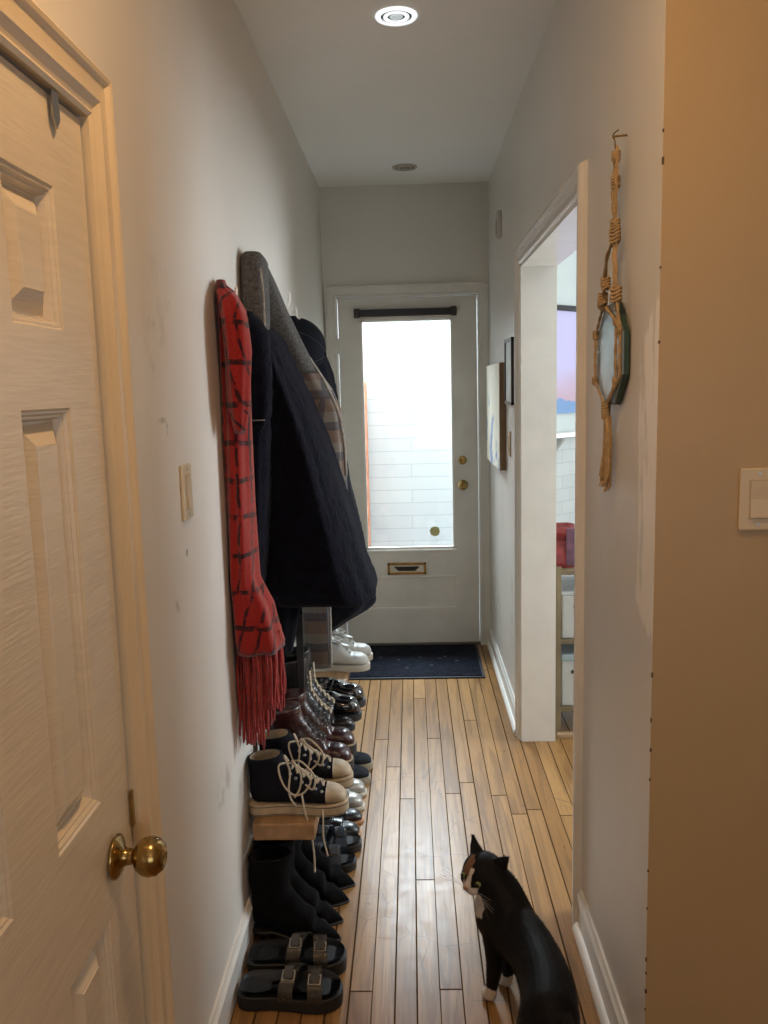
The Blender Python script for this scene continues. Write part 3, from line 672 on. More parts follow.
# macrame mirror ----------------------------------------------------------
def macrame():
    HY, HZ = 1.815, 1.982
    t = empty('macrame_mirror', (RX, 1.93, 1.56), 0, 'octagonal mirror in a knotted beige macrame hanger on the right wall', 'mirror')
    jute = mat('jute_cord', (.52, .37, .20), .9, var=.3, vscale=60, bump=.6, bscale=300)
    def P(y, z, x=.012): return (-x, y-1.93, z-1.56)
    # octagon glass, slightly off the wall
    cy, cz, ry, rz = 1.875, 1.56, .120, .106
    oc = [(cy+ry*math.cos(PI/8+k*PI/4)*1.08, cz+rz*math.sin(PI/8+k*PI/4)*1.08) for k in range(8)]
    def octa(s, x0, x1):
        bm = bmesh.new()
        A = [bm.verts.new((-x0, (y-cy)*s+cy-1.93, (z-cz)*s+cz-1.56)) for y, z in oc]; B = [bm.verts.new((-x1, (y-cy)*s+cy-1.93, (z-cz)*s+cz-1.56)) for y, z in oc]
        for k in range(8): bm.faces.new((A[k], A[(k+1) % 8], B[(k+1) % 8], B[k]))
        bm.faces.new(A); bm.faces.new(list(reversed(B))); return bm
    mm = mat('mirror_glass', (.42, .50, .51), .30, .85, var=.25, vscale=14)
    obj('mirror_back', octa(1.0, .004, .014), mat('dark_green_edge', (.03, .07, .06), .3), t)
    obj('mirror_glass', octa(.97, .014, .017), mm, t)
    bm = bmesh.new()
    def rope(pts, r=.0034, n=2):
        for q in range(n):
            ph = q*PI*2/n
            pp = catmull(pts, 6)
            out = []
            for i, p in enumerate(pp):
                out.append(p + Vector((math.cos(i*1.1+ph)*r*.6, math.sin(i*1.1+ph)*r*.8, 0)))
            tube(bm, out, r*.62, 6, sm=1)
    # hanging loop
    for dx in (-.010, -.003, .004, .010):
        rope([P(HY, HZ-.01, .02), P(HY+dx, HZ-.04, .022), P(HY+dx*1.3, HZ-.11, .024), P(HY+dx*.4, HZ-.165, .022)])
    # knots
    def knot(y, z, r, x=.022, h=1.3):
        for q in range(4):
            pts = [P(y+r*math.cos(a), z+(q-1.5)*r*.6+r*.3*math.sin(a*2), x+r*.8*math.sin(a)) for a in [2*PI*i/8 for i in range(9)]]
            tube(bm, pts, .0028, 6, sm=3)
    knot(HY, HZ-.03, .008); knot(HY, HZ-.08, .009); knot(HY, HZ-.165, .010); knot(HY, HZ-.185, .012)
    # four cords spreading to the mirror
    top = (HY, HZ-.19)
    ends = [(1.915, 1.672), (1.915, 1.672), (1.79, 1.645), (1.765, 1.60)]
    for (y, z) in ends:
        for dx in (-.003, .003):
            rope([P(top[0]+dx, top[1], .02), P((top[0]+y)/2+dx, (top[1]+z)/2+.03, .026), P(y+dx, z, .022)])
    for f_ in (.62, .85):
        knot(top[0]+(1.915-top[0])*f_, top[1]+(1.66-top[1])*f_, .010, .026); 
    knot(top[0]+(1.77-top[0])*.75, top[1]+(1.60-top[1])*.6, .012, .026); knot(1.915, 1.672, .010, .024)
    # cords crossing over the glass edge (net)
    L1, L2, Rr1, Rr2, T, B = (1.995, 1.608), (1.995, 1.505), (1.765, 1.610), (1.765, 1.512), (1.915, 1.670), (1.885, 1.447)
    I1, I2 = (1.800, 1.625), (1.800, 1.500)
    for a, b in ((T, L1), (L1, L2), (L2, B), (T, I1), (I1, I2), (I2, B), (T, Rr1), (Rr1, Rr2), (Rr2, B)):
        for s in (-.003, .003): rope([P(a[0]+s, a[1], .020), P((a[0]+b[0])/2+s, (a[1]+b[1])/2, .021), P(b[0]+s, b[1], .020)],   .0026, 2)
    for p in (L1, L2, I1, I2): knot(p[0], p[1], .0065, .020)
    knot(B[0], B[1], .010, .020); knot(B[0], B[1]-.014, .009, .02)
    obj('macrame_cord', bm, jute, t, True)
    bm2 = bmesh.new()
    bm, keep = bm2, bm
    for k in range(16):
        dy = (k-7.5)*.0042; x = .010+.012*random.random(); l = 1.275+random.random()*.03
        pts = [P(B[0]+dy*.35, B[1]-.02, x), P(B[0]+dy*.8, 1.36, x), P(B[0]+dy*1.2+random.uniform(-.004, .004), l, x+.004)]
        tube(bm2, pts, .0028, 6, sm=4)
        tube(bm2, [pts[2], (pts[2][0]-.004, pts[2][1]+random.uniform(-.006, .006), pts[2][2]-.012)], .0034, 5, r1=.001, sm=1)
    obj('tassel', bm2, jute, t, True)
    b3 = bmesh.new()
    tube(b3, [P(HY, HZ+.01, 0), P(HY, HZ+.008, .03)], .0022, 6, sm=1)
    tube(b3, [P(HY-.012, HZ+.018, .02), P(HY+.010, HZ+.014, .026), P(HY-.006, HZ-.002, .026), P(HY+.004, HZ-.016, .022)], .0016, 6)
    obj('wire_hook', b3, M['brass'], t, True)
macrame()

# ------------------------------------------------------------------ door mat
def mat_thing():
    t = empty('doormat', (0.005, 4.49, 0), 0, 'dark navy black rubber doormat lying in front of the front door', 'doormat')
    obj('mat_base', BX(-.375, .355, -.235, .335, 0, .008, bev=.003), mat('mat_rubber', (.012, .014, .022), .7), t)
    bm = bmesh.new(); n, k = 26, 17
    obj('mat_pile', BX(-.36, .34, -.22, .32, .008, .012, bev=.002), mat('mat_pile', (.016, .019, .030), .95, var=.5, vscale=40, bump=1.0, bscale=260), t)
    b2 = bmesh.new()
    for (x, y) in ((-.10, .05), (.02, .09), (.08, -.05), (.13, .07), (-.05, -.09), (.22, .02), (-.2, .1), (.16, .1)):
        obj('lint_speck', BX(x-.008, x+.008, y-.004, y+.004, .012, .0135), mat('grey_lint', (.08, .09, .11), .9), t)
mat_thing()

# ------------------------------------------------------------------ shoe bench
BZ = .340
def bench():
    t = empty('shoe_shelf', (-.38, 2.95, BZ-.05), 0, 'low worn wooden shoe shelf running along the left wall', 'shelf')
    wd = mat('worn_pine_board', (.36, .21, .10), .42, var=.35, vscale=5, bump=.2, stretch=(6, 1, 6))
    obj('shelf_board', BX(-.073, .097, -.80, .66, 0, .05, bev=.006), wd, t)
    for y in (-.45, .20, .60):
        obj('bracket', prism([(-.094, 0), (.04, 0), (.035, -.012), (-.075, -.075), (-.094, -.075)], y-.012, y+.012, lambda a, b, q: (a, q, b)), M['steel'], t)
bench()

# ------------------------------------------------------------------ shoes
FOOT = [(0, .30), (.02, .62), (.07, .80), (.15, .84), (.30, .74), (.45, .78), (.60, .93), (.72, 1.0), (.82, .97), (.90, .82), (.96, .58), (.99, .34), (1.0, .12)]
def fw(t, W, foot=FOOT): return interp(foot, max(0, min(1, t)))[0]*W
def sole_bm(L, W, zb, zt, ex=.004, foot=FOOT, x0=0.0, x1=1.0, curve=.014, n=26):
    """zb(t), zt(t) heights; footprint follows the foot outline"""
    bm = bmesh.new(); ts = [x0+(x1-x0)*(.5-.5*math.cos(PI*i/n)) for i in range(n+1)]
    loop = []
    for t in ts: loop.append((t, 1))
    for t in reversed(ts): loop.append((t, -1))
    def ring(zf, e):
        r = []
        for t, s in loop:
            w_ = fw(t, W, foot)+e
            x = t*L + (e if t > .5 else -e)*(abs(t-.5)*2)**3
            r.append(bm.verts.new((x, s*w_ + curve*math.sin(PI*t)*.5, zf(t))))
        return r
    rs = [ring(zb, ex-.003), ring(lambda t: zb(t)+min(.003, (zt(t)-zb(t))*.3), ex), ring(lambda t: zt(t)-min(.002, (zt(t)-zb(t))*.3), ex), ring(zt, ex-.002)]
    m = len(loop)
    for a, b in zip(rs, rs[1:]):
        for k in range(m): bm.faces.new((a[k], a[(k+1) % m], b[(k+1) % m], b[k]))
    for r, rev in ((rs[0], True), (rs[-1], False)):
        nn = n+1
        for k in range(nn-1):
            q = (r[k], r[k+1], r[2*nn-2-k], r[2*nn-1-k])
            bm.faces.new(tuple(reversed(q)) if rev else q)
    return bm
def upper_bm(st, curve=.014, L=.27, open_=True, thick=.004, depth=.05, seg=20, ex=2.3, noise_amp=0.0, cap0=True):
    """st = [(Px,Pz,Qx,Qz,halfwidth)] rings from toe to collar"""
    bm = bmesh.new(); rings = []
    K_ = []
    for i in range(len(st)-1):
        for q in range(3):
            s = q/3
            p0, p1, p2, p3 = st[max(i-1, 0)], st[i], st[i+1], st[min(i+2, len(st)-1)]
            K_.append([0.5*((2*b)+(-a+c)*s+(2*a-5*b+4*c-d)*s*s+(-a+3*b-3*c+d)*s**3) for a, b, c, d in zip(p0, p1, p2, p3)])
    K_.append(list(st[-1]))
    def mk(Px, Pz, Qx, Qz, w_, sc=1.0, dz=0):
        c = Vector(((Px+Qx)/2, 0, (Pz+Qz)/2)); a = Vector(((Px-Qx)/2, 0, (Pz-Qz)/2))*sc
        r = []
        for k in range(seg):
            th = 2*PI*k/seg; cc, ss = math.cos(th), math.sin(th)
            e_ = 2/ex
            u = abs(cc)**e_*(1 if cc > 0 else -1); v = abs(ss)**e_*(1 if ss > 0 else -1)
            p = c + a*u + Vector((0, w_*sc*v, 0))
            p.y += curve*math.sin(PI*max(0, min(1, p.x/L)))*.5
            p.z += dz
            if noise_amp: 
                nn = noise.noise(p*34)*noise_amp + noise.noise(p*14+Vector((5, 2, 1)))*noise_amp*1.2
                d = (p-c); 
                if d.length > 1e-6: p += d.normalized()*nn
            r.append(bm.verts.new(p))
        return r
    for s in K_: rings.append(mk(*s))
    for a, b in zip(rings, rings[1:]):
        for k in range(seg): bm.faces.new((a[k], a[(k+1) % seg], b[(k+1) % seg], b[k]))
    bm.faces.new(list(reversed(rings[0])))
    if open_:
        l = K_[-1]; half = max(.01, math.hypot(l[0]-l[2], l[1]-l[3])/2)
        sc = 1-thick/half*1.6
        i1 = mk(*l, sc=sc, dz=.001); i2 = mk(*l, sc=sc*.93, dz=-depth)
        for a, b in ((rings[-1], i1), (i1, i2)):
            for k in range(seg): bm.faces.new((a[k], a[(k+1) % seg], b[(k+1) % seg], b[k]))
        bm.faces.new(i2)
    else: bm.faces.new(rings[-1])
    return bm
def lining_bm(l, curve, L, thick=.004, depth=.05, seg=20, ex=2.3):
    bm = bmesh.new()
    def mk(Px, Pz, Qx, Qz, w_, sc, dz):
        c = Vector(((Px+Qx)/2, 0, (Pz+Qz)/2)); a = Vector(((Px-Qx)/2, 0, (Pz-Qz)/2))*sc; r = []
        for k in range(seg):
            th = 2*PI*k/seg; cc, ss = math.cos(th), math.sin(th); e_ = 2/ex
            p = c + a*abs(cc)**e_*(1 if cc > 0 else -1) + Vector((0, w_*sc*abs(ss)**e_*(1 if ss > 0 else -1), 0))
            p.y += curve*math.sin(PI*max(0, min(1, p.x/L)))*.5; p.z += dz; r.append(bm.verts.new(p))
        return r
    half = max(.01, math.hypot(l[0]-l[2], l[1]-l[3])/2); sc = 1-thick/half*1.6-.01
    a, b = mk(*l, sc, .0005), mk(*l, sc*.92, -depth+.002)
    for k in range(seg): bm.faces.new((a[k], b[k], b[(k+1) % seg], a[(k+1) % seg]))
    bm.faces.new(b)
    return bm
def stations(L, W, zs, toe_h, mid, collar, heel_h, mid_t=.5, foot=FOOT, toe_pt=1.0):
    """toe box and vamp; zs = top of sole; collar = (Px,Pz,Qx,Qz,w) list"""
    s = []
    for t, hh in ((.995, .35), (.975, .62), (.94, .82), (.88, .96), (.80, 1.0), (.72, 1.06)):
        s.append((t*L, zs(t)+toe_h*hh, t*L, zs(t)-.002, max(.004, fw(t, W, foot)*.97)))
    for c in mid: s.append(c)
    for c in collar: s.append(c)
    return s
SH = {
 'canvas': mat('black_canvas', (.012, .012, .017), .85, var=.2, vscale=200, bump=.4, bscale=500),
 'cream': mat('cream_rubber', (.42, .33, .22), .55, var=.25, vscale=30),
 'lace': mat('cream_cotton_lace', (.52, .44, .33), .9, var=.2, vscale=90, bump=.3, bscale=400),
 'tan': mat('tan_lining', (.34, .26, .17), .9, var=.2),
 'burg': mat('burgundy_leather', (.034, .007, .008), .28, var=.4, vscale=12, bump=.15, bscale=90, coat=.3),
 'black': mat('black_leather', (.008, .008, .010), .30, var=.3, vscale=20, bump=.15, bscale=90, coat=.2),
 'patent': mat('black_patent', (.006, .006, .008), .12, var=.2, coat=1.0),
 'suede': mat('black_suede', (.004, .0038, .0045), .9, var=.3, vscale=40, bump=.3, bscale=300, sheen=.02),
 'rub': mat('black_rubber', (.009, .009, .010), .55, var=.2),
 'eva': mat('black_footbed', (.012, .012, .014), .45, var=.25, vscale=30, bump=.15),
 'white': mat('white_leather', (.50, .485, .45), .45, var=.15, vscale=14, bump=.1),
 'wsole': mat('white_sole', (.44, .40, .33), .6, var=.2),
 'silver': mat('silver_grey_leather', (.40, .39, .36), .32, .35, var=.25, vscale=20, bump=.15),
 'olive': mat('taupe_sole', (.24, .20, .14), .7, var=.2),
 'darkcan': mat('charcoal_canvas', (.025, .028, .034), .85, var=.3, vscale=80, bump=.3),
 'buckle': mat('pewter_buckle', (.35, .33, .29), .3, 1.0),
 'strap': mat('dark_glossy_strap', (.035, .030, .024), .22, var=.5, vscale=30, coat=.6),
 'bluestrap': mat('blue_grey_satin_strap', (.07, .085, .11), .25, var=.3, vscale=20, coat=.5),
 'gum': mat('tan_gum_sole', (.40, .20, .09), .6),
}
def sub(o, lv=1):
    m = o.modifiers.new('sub', 'SUBSURF'); m.levels = lv; m.render_levels = lv; return o
flat = lambda z: (lambda t: z)
def lace_cross(bm, pts, w_, r=.0022, flatk=.6):
    """pts = [(x,z)] up the instep"""
    for i, (x, z) in enumerate(pts):
        ww = w_[i] if isinstance(w_, (list, tuple)) else w_
        if i+1 < len(pts):
            x2, z2 = pts[i+1]
            w2 = w_[i+1] if isinstance(w_, (list, tuple)) else w_
            tube(bm, [(x, -ww, z-.004), ((x+x2)/2, 0, (z+z2)/2+.004), (x2, w2, z2-.004)], r, 6, flat=flatk)
            tube(bm, [(x, ww, z-.004), ((x+x2)/2, 0, (z+z2)/2+.006), (x2, -w2, z2-.004)], r, 6, flat=flatk)
        tube(bm, [(x, -ww, z-.004), (x, 0, z+.002), (x, ww, z-.004)], r, 6, flat=flatk)

def high_top(name='high_top_sneaker'):
    L, W = .268, .047
    t = empty(name, (0, 0, 0))
    zs = flat(.030)
    s = stations(L, W, zs, .040, [(.175, .088, .150, .028, .047), (.145, .105, .10, .028, .044), (.120, .122, .045, .028, .041), (.105, .135, .010, .034, .038)],
                 [(.098, .150, -.002, .060, .036), (.094, .158, -.002, .100, .036), (.090, .162, -.004, .150, .038), (.090, .165, -.005, .158, .038)], 0)
    obj('upper', upper_bm(s, L=L, depth=.08), SH['canvas'], t, True)
    obj('lining', lining_bm((.090, .166, -.005, .159, .038), .014, L, depth=.085), SH['tan'], t, True)
    obj('sole', sole_bm(L, W, flat(0), lambda q: .033+.004*max(0, q-.8)*5, ex=.0035), SH['cream'], t, autosmooth=40)
    b = sole_bm(L, W, flat(.026), flat(.0285), ex=.0043)
    obj('foxing_stripe', b, SH['rub'], t)
    b = sole_bm(L, W, flat(.004), flat(.0065), ex=.0041); obj('outsole_stripe', b, SH['rub'], t)
    c = [(a, z+.0016, c_, q, w_+.0014) for a, z, c_, q, w_ in s[:5]]
    c.append((.212, .073, .212, .028, .047))
    obj('toe_cap', upper_bm(c, L=L, open_=False), SH['cream'], t, True)
    bm = bmesh.new()
    P = [(.205, .082), (.188, .090), (.170, .099), (.152, .110), (.135, .122), (.120, .135)]
    lace_cross(bm, P, [.014, .016, .018, .02, .021, .022], .0026)
    # loose loops and ends on the camera side
    tube(bm, [(.115, -.015, .145), (.09, -.052, .155), (.10, -.062, .11), (.125, -.058, .075), (.155, -.055, .078), (.175, -.05, .11), (.15, -.045, .14), (.12, -.02, .148)], .0028, 6, sm=8)
    tube(bm, [(.12, -.02, .15), (.13, -.05, .165), (.15, -.058, .13), (.145, -.056, .09), (.13, -.056, .065)], .0028, 6, sm=8)
    tube(bm, [(.11, -.01, .15), (.105, -.045, .18), (.12, -.056, .14), (.115, -.056, .09), (.12, -.055, .06), (.135, -.058, .04)], .0028, 6, sm=8)
    tube(bm, [(.125, .0, .145), (.15, -.03, .155), (.185, -.045, .12), (.18, -.05, .085), (.16, -.052, .10)], .0026, 6, sm=8)
    obj('laces', bm, SH['lace'], t, True)
    bm = bmesh.new()
    for x, z in P:
        for s_ in (-1, 1):
            mt = Matrix.Translation((x-.004, s_*.026, z-.016)) @ Matrix.Rotation(s_*-1.0, 4, 'X')
            obj('eyelet', LT([(.0015, 0), (.0045, 0), (.0045, .0025), (.0015, .0025)], 10, mt), M['steel'], t, True)
    return t
def lace_boot(name, leather, h, lacem, W=.047, L=.262, toe=.048, solem='rub', solez=.030):
    t = empty(name, (0, 0, 0))
    s = stations(L, W, flat(solez-.002), toe, [(.180, .098, .150, solez-.002, .046), (.150, .120, .09, solez-.002, .043), (.128, .145, .035, solez-.002, .041), (.116, .165, .008, solez+.012, .041)],
                 [(.110, .185, .0, .08, .041), (.108, .200, .002, .13, .043), (.108, h-.02, -.002, h-.045, .046), (.108, h, -.004, h-.012, .047)], 0)
    obj('upper', upper_bm(s, L=L, depth=.10, noise_amp=.0022), leather, t, True)
    obj('sole', sole_bm(L, W, lambda q: 0 if q < .32 or q > .40 else 0, flat(solez), ex=.006), SH[solem], t, autosmooth=40)
    obj('welt', sole_bm(L, W, flat(solez), flat(solez+.004), ex=.0045), SH['tan'] if lacem == 'rub' else SH['rub'], t, autosmooth=40)
    obj('heel', sole_bm(L, W, flat(.0), flat(.012), ex=.0065, x1=.3), SH['rub'], t, autosmooth=40)
    bm = bmesh.new()
    k = int((h-.11)/.022)
    P = [(.182, .104), (.166, .116), (.152, .130), (.138, .146), (.127, .163)]
    P += [(.118-.001*i, .180+.020*i) for i in range(max(0, int((h-.19)/.02)))]
    lace_cross(bm, P, .016, .0022)
    obj('laces', bm, SH[lacem] if lacem in SH else lacem, t, True)
    bm = bmesh.new()
    for x, z in P:
        for s_ in (-1, 1):
            obj('eyelet', LT([(.001, 0), (.0032, 0), (.0032, .003), (.001, .003)], 8, Matrix.Translation((x-.006, s_*.026, z-.010)) @ Matrix.Rotation(s_*-1.0, 4, 'X')), M['steel'], t, True)
    bm = bmesh.new(); tube(bm, [(-.006, -.006, h-.012), (-.014, -.006, h+.012), (-.014, .006, h+.012), (-.006, .006, h-.012)], .003, 6, flat=.5)
    obj('pull_tab', bm, SH['rub'], t, True)
    return t
PT = [(0, .30), (.02, .60), (.07, .76), (.15, .80), (.30, .70), (.45, .78), (.60, .95), (.70, 1.0), (.80, .86), (.88, .62), (.95, .34), (.99, .16), (1.0, .08)]
def ankle_boot(name, h=.255, L=.240, W=.037, slouch=.0065, heel=.030):
    t = empty(name, (0, 0, 0))
    zs = lambda q: .006 + heel*max(0, min(1, (.62-q)/.40))**1.2
    s = []
    for q, hh in ((.995, .010), (.97, .016), (.93, .024), (.88, .032), (.80, .042), (.72, .050)):
        s.append((q*L, zs(q)+hh, q*L, zs(q)-.001, fw(q, W, PT)))
    s += [(.170, .085, .140, zs(.52), .037), (.140, .110, .085, zs(.32), .036), (.118, .130, .035, zs(.13), .035), (.108, .145, .006, zs(.02)+.012, .036),
          (.104, .16, .0, heel+.045, .037), (.108, h-.05, -.002, h-.07, .040), (.112, h-.02, -.004, h-.035, .042), (.112, h, -.004, h-.005, .042)]
    obj('upper', upper_bm(s, L=L, depth=.07, noise_amp=slouch, seg=24), SH['suede'], t, True)
    obj('sole', sole_bm(L, W, lambda q: max(0, zs(q)-.007), lambda q: zs(q)+.001, ex=.002, foot=PT), SH['rub'], t, autosmooth=40)
    bm = bmesh.new()
    rings = []
    for z, sc, dx in ((0, .72, .006), (.02, .74, .004), (heel, 1.0, 0)):
        r = [bm.verts.new((.028+dx+.027*sc*math.cos(2*PI*k/16), .027*sc*math.sin(2*PI*k/16), z)) for k in range(16)]; rings.append(r)
    for a, b in zip(rings, rings[1:]):
        for k in range(16): bm.faces.new((a[k], a[(k+1) % 16], b[(k+1) % 16], b[k]))
    bm.faces.new(rings[0]); bm.faces.new(rings[-1])
    obj('heel', bm, SH['rub'], t, autosmooth=40)
    return t
def low_shoe(name, leather, solem, L=.265, W=.045, toe=.042, solez=.018, collar_h=.070, vamp_x=.155, vamp_h=None, foot=FOOT, laces=None, lining='tan', extra=None, padded=0, heel=0.0, namp=0.0, soletop=None):
    t = empty(name, (0, 0, 0))
    vh = vamp_h or toe*1.45+solez
    s = stations(L, W, flat(solez-.002), toe, [(vamp_x+.02, vh-.004, vamp_x-.02, solez-.002, fw(.55, W)), (vamp_x, vh, .075, solez-.002, W*.80), (vamp_x-.008, vh+.001, .030, solez-.002, W*.80), (vamp_x-.012, vh+.002, .004, solez+.012, W*.80)],
                 [(vamp_x-.014, vh+.003, -.001, solez+.030, W*.76), (vamp_x-.016, vh+.003, .0, collar_h, W*.74)], 0, foot=foot)
    obj('upper', upper_bm(s, L=L, depth=.03, noise_amp=namp, ex=2.5), leather, t, True)
    obj('lining', lining_bm((vamp_x-.016, vh+.003, .0, collar_h, W*.74), .014, L, depth=.033, ex=2.5), SH[lining], t, True)
    obj('sole', sole_bm(L, W, flat(0), flat(solez), ex=.005, foot=foot), solem, t, autosmooth=40)
    if heel: obj('heel', sole_bm(L, W, flat(0), flat(.012), ex=.0055, x1=.28), SH['rub'], t, autosmooth=40)
    if laces:
        bm = bmesh.new(); n = 5
        P = [(vamp_x+.055-.014*i, solez+toe*1.06+.006+(vh+.006-solez-toe*1.06-.004)*i/(n-1)) for i in range(n)]
        lace_cross(bm, P, .015, .0024)
        tube(bm, [(P[-1][0], 0, P[-1][1]), (P[-1][0]-.01, -.02, P[-1][1]+.014), (P[-1][0]+.02, -.03, P[-1][1]), (P[-1][0], -.005, P[-1][1])], .002, 6)
        tube(bm, [(P[-1][0], 0, P[-1][1]), (P[-1][0]-.01, .02, P[-1][1]+.014), (P[-1][0]+.02, .03, P[-1][1]), (P[-1][0], .005, P[-1][1])], .002, 6)
        obj('laces', bm, laces, t, True)
        # tongue
        obj('tongue', upper_bm([(vamp_x+.05, vh-.012, vamp_x+.05, vh-.018, .014), (vamp_x, vh+.004, vamp_x, vh-.004, .018), (vamp_x-.022, vh+.026, vamp_x-.026, vh+.022, .02)], L=L, open_=False), leather, t, True)
    if extra: extra(t, L, W, vh)
    return t
def strap_bm(x, wd, W, z0, h, th=.004, lean=0.0, curve=.014, L=.26):
    bm = bmesh.new(); n = 18; g = []
    for i in range(n+1):
        a = PI*i/n
        y = W*math.cos(a); z = z0+h*math.sin(a)**.75
        dx = lean*math.cos(a)
        nrm = Vector((0, math.cos(a), math.sin(a))).normalized()
        row = []
        for s, o_ in ((-.5, 0), (.5, 0), (.5, th), (-.5, th)):
            p = Vector((x+dx+s*wd, y + curve*.5*math.sin(PI*x/L), z)) + nrm*o_
            row.append(bm.verts.new(p))
        g.append(row)
    for a, b in zip(g, g[1:]):
        for k in range(4): bm.faces.new((a[k], a[(k+1) % 4], b[(k+1) % 4], b[k]))
    bm.faces.new(g[0]); bm.faces.new(g[-1])
    return bm
def two_strap(name, strapm, L=.250, W=.052, zt=.040):
    t = empty(name, (0, 0, 0))
    wide = [(0, .35), (.02, .62), (.07, .80), (.18, .86), (.35, .82), (.5, .90), (.65, 1.0), (.78, 1.0), (.88, .88), (.95, .64), (.99, .36), (1, .16)]
    obj('sole', sole_bm(L, W, flat(0), lambda q: zt-.006+.004*abs(q-.5)*2, ex=.004, foot=wide), SH['rub'], t, autosmooth=40)
    # cupped footbed: rim with a dished centre
    bm = bmesh.new(); n = 26; grid = []
    for i in range(n+1):
        q = .5-.5*math.cos(PI*i/n); w_ = fw(q, W, wide)
        row = []
        for j in range(11):
            s = -1+2*j/10
            ed = max(abs(s)**3, abs(2*q-1)**6)
            z = zt-.002 + .008*ed - .004*(1-ed) + .006*math.exp(-((q-.42)/.1)**2)*max(0, 1-abs(s))
            row.append(bm.verts.new((q*L, s*w_+.007*math.sin(PI*q), z)))
        grid.append(row)
    for a, b in zip(grid, grid[1:]):
        for j in range(10): bm.faces.new((a[j], a[j+1], b[j+1], b[j]))
    ext = bmesh.ops.solidify(bm, geom=bm.faces[:], thickness=.004)
    obj('footbed', bm, SH['eva'], t, True)
    for x, wd, W_, h, ln in ((.130, .036, .050, .050, .012), (.186, .036, .053, .040, -.006)):
        s_ = obj('strap', strap_bm(x, wd, W_, zt-.012, h, lean=ln), strapm, t, autosmooth=40)
        bb = bmesh.new()
        a = 2.05; y = W_*math.cos(a); z = zt-.012+h*math.sin(a)**.75
        mt = Matrix.Translation((x+ln*math.cos(a), y+.006, z+.005)) @ Matrix.Rotation(a-PI/2, 4, 'X')
        for k in ((-.016, .016, -.013, -.010), (-.016, .016, .010, .013), (-.016, -.013, -.013, .013), (.013, .016, -.013, .013), (-.001, .001, -.010, .012)):
            box(bb, k[0], k[1], k[2], k[3], 0, .003, mtx=mt)
        obj('buckle', bb, SH['buckle'], s_)
        # free strap end standing up
        bb = bmesh.new(); box(bb, -.011, .011, -.010, .022, .004, .007, bev=.001, mtx=mt)
        obj('strap_end', bb, strapm, s_)
    return t
def place(o, x, y, z, rz=0.0, rx=0.0, ry=0.0): o.location = (x, y, z); o.rotation_euler = (rx, ry, rz); return o
def pair(t, p1, p2, l1, l2, cat, grp):
    tag(t, l1, cat, grp); place(t, *p1)
    c = copy_tree(t); tag(c, l2, cat, grp); place(c, *p2)
    return t, c
# on the shelf, near to far
ht = high_top()
p = pair(ht, (-.467, 2.225, BZ, .0), (-.463, 2.365, BZ, .06), 'black canvas high top with loose laces, the nearer one at the shelf end', 'black canvas high top sneaker, behind its nearer mate', 'sneaker', 'shoes on the wooden shelf')
bb_ = lace_boot('lace_up_boot', SH['burg'], .205, 'rub')
pair(bb_, (-.466, 2.49, BZ, .0), (-.464, 2.60, BZ, .04), 'burgundy leather lace up boot on the shelf, next to the high tops', 'burgundy leather lace up boot, the farther of the two', 'boot', 'shoes on the wooden shelf')
tb = lace_boot('tall_lace_boot', SH['black'], .29, 'lace', W=.036, L=.245, toe=.030, solez=.016)
pair(tb, (-.466, 2.70, BZ, .0), (-.464, 2.785, BZ, .03), 'black leather boot with pale laces beside the burgundy boots', 'black leather pale laced boot, farther one of its pair', 'boot', 'shoes on the wooden shelf')
def elastic(t, L, W, vh):
    bm = bmesh.new()
    for i in range(4):
        x = .07+.022*i
        tube(bm, [(x, -W*.86, .045+.006*i), (x+.004, -W*.62, vh-.020), (x+.014, 0, vh+.004), (x+.004, W*.62, vh-.020), (x, W*.86, .045+.006*i)], .0035, 6)
    obj('elastic_rib', bm, SH['rub'], t, True)
lo = low_shoe('chunky_clog', SH['patent'], SH['rub'], L=.262, W=.050, toe=.056, solez=.026, collar_h=.085, vamp_x=.15, vamp_h=.098, lining='rub', extra=elastic)
pair(lo, (-.463, 2.89, BZ, .0), (-.455, 3.01, BZ, .04), 'shiny black round toed clog on the shelf, nearer of two', 'shiny black round toed clog on the shelf, farther of two', 'shoe', 'shoes on the wooden shelf')
ws = low_shoe('white_sneaker', SH['white'], SH['wsole'], L=.27, W=.048, toe=.044, solez=.026, collar_h=.092, vamp_x=.14, vamp_h=.112, laces=SH['white'], lining='white', namp=.0015)
pair(ws, (-.466, 3.43, BZ, .0), (-.460, 3.55, BZ, .03), 'white leather lace up sneaker at the far end of the shelf', 'white leather sneaker behind its mate, nearest the doormat', 'sneaker', 'shoes on the wooden shelf')
# on the floor, near to far
sd = two_strap('two_strap_slide', SH['strap'])
pair(sd, (-.452, 1.915, 0, -.03), (-.452, 2.035, 0, .0), 'black two strap slide sandal nearest the camera on the floor', 'black two strap slide sandal just behind the nearest one', 'sandal', 'shoes on the floor')
ab = ankle_boot('ankle_boot')
pair(ab, (-.462, 2.152, 0, -.04), (-.462, 2.232, 0, -.04), 'black suede pointed ankle boot next to the slide sandals, nearest', 'black suede pointed ankle boot, second from the slide sandals', 'boot', 'black suede ankle boots')
c3 = copy_tree(ab); tag(c3, 'black suede pointed ankle boot, third from the slide sandals', 'boot', 'black suede ankle boots'); place(c3, -.452, 2.318, 0, .0)
c4 = copy_tree(ab); tag(c4, 'black suede pointed ankle boot, farthest from the slide sandals', 'boot', 'black suede ankle boots'); place(c4, -.440, 2.402, 0, .0)
s2 = two_strap('two_strap_sandal', SH['bluestrap'], L=.25, W=.046, zt=.030)
pair(s2, (-.455, 2.505, 0, .0), (-.445, 2.61, 0, .03), 'black sandal with blue grey satin straps on floor, nearer one', 'black sandal with blue grey satin straps on floor, farther one', 'sandal', 'shoes on the floor')
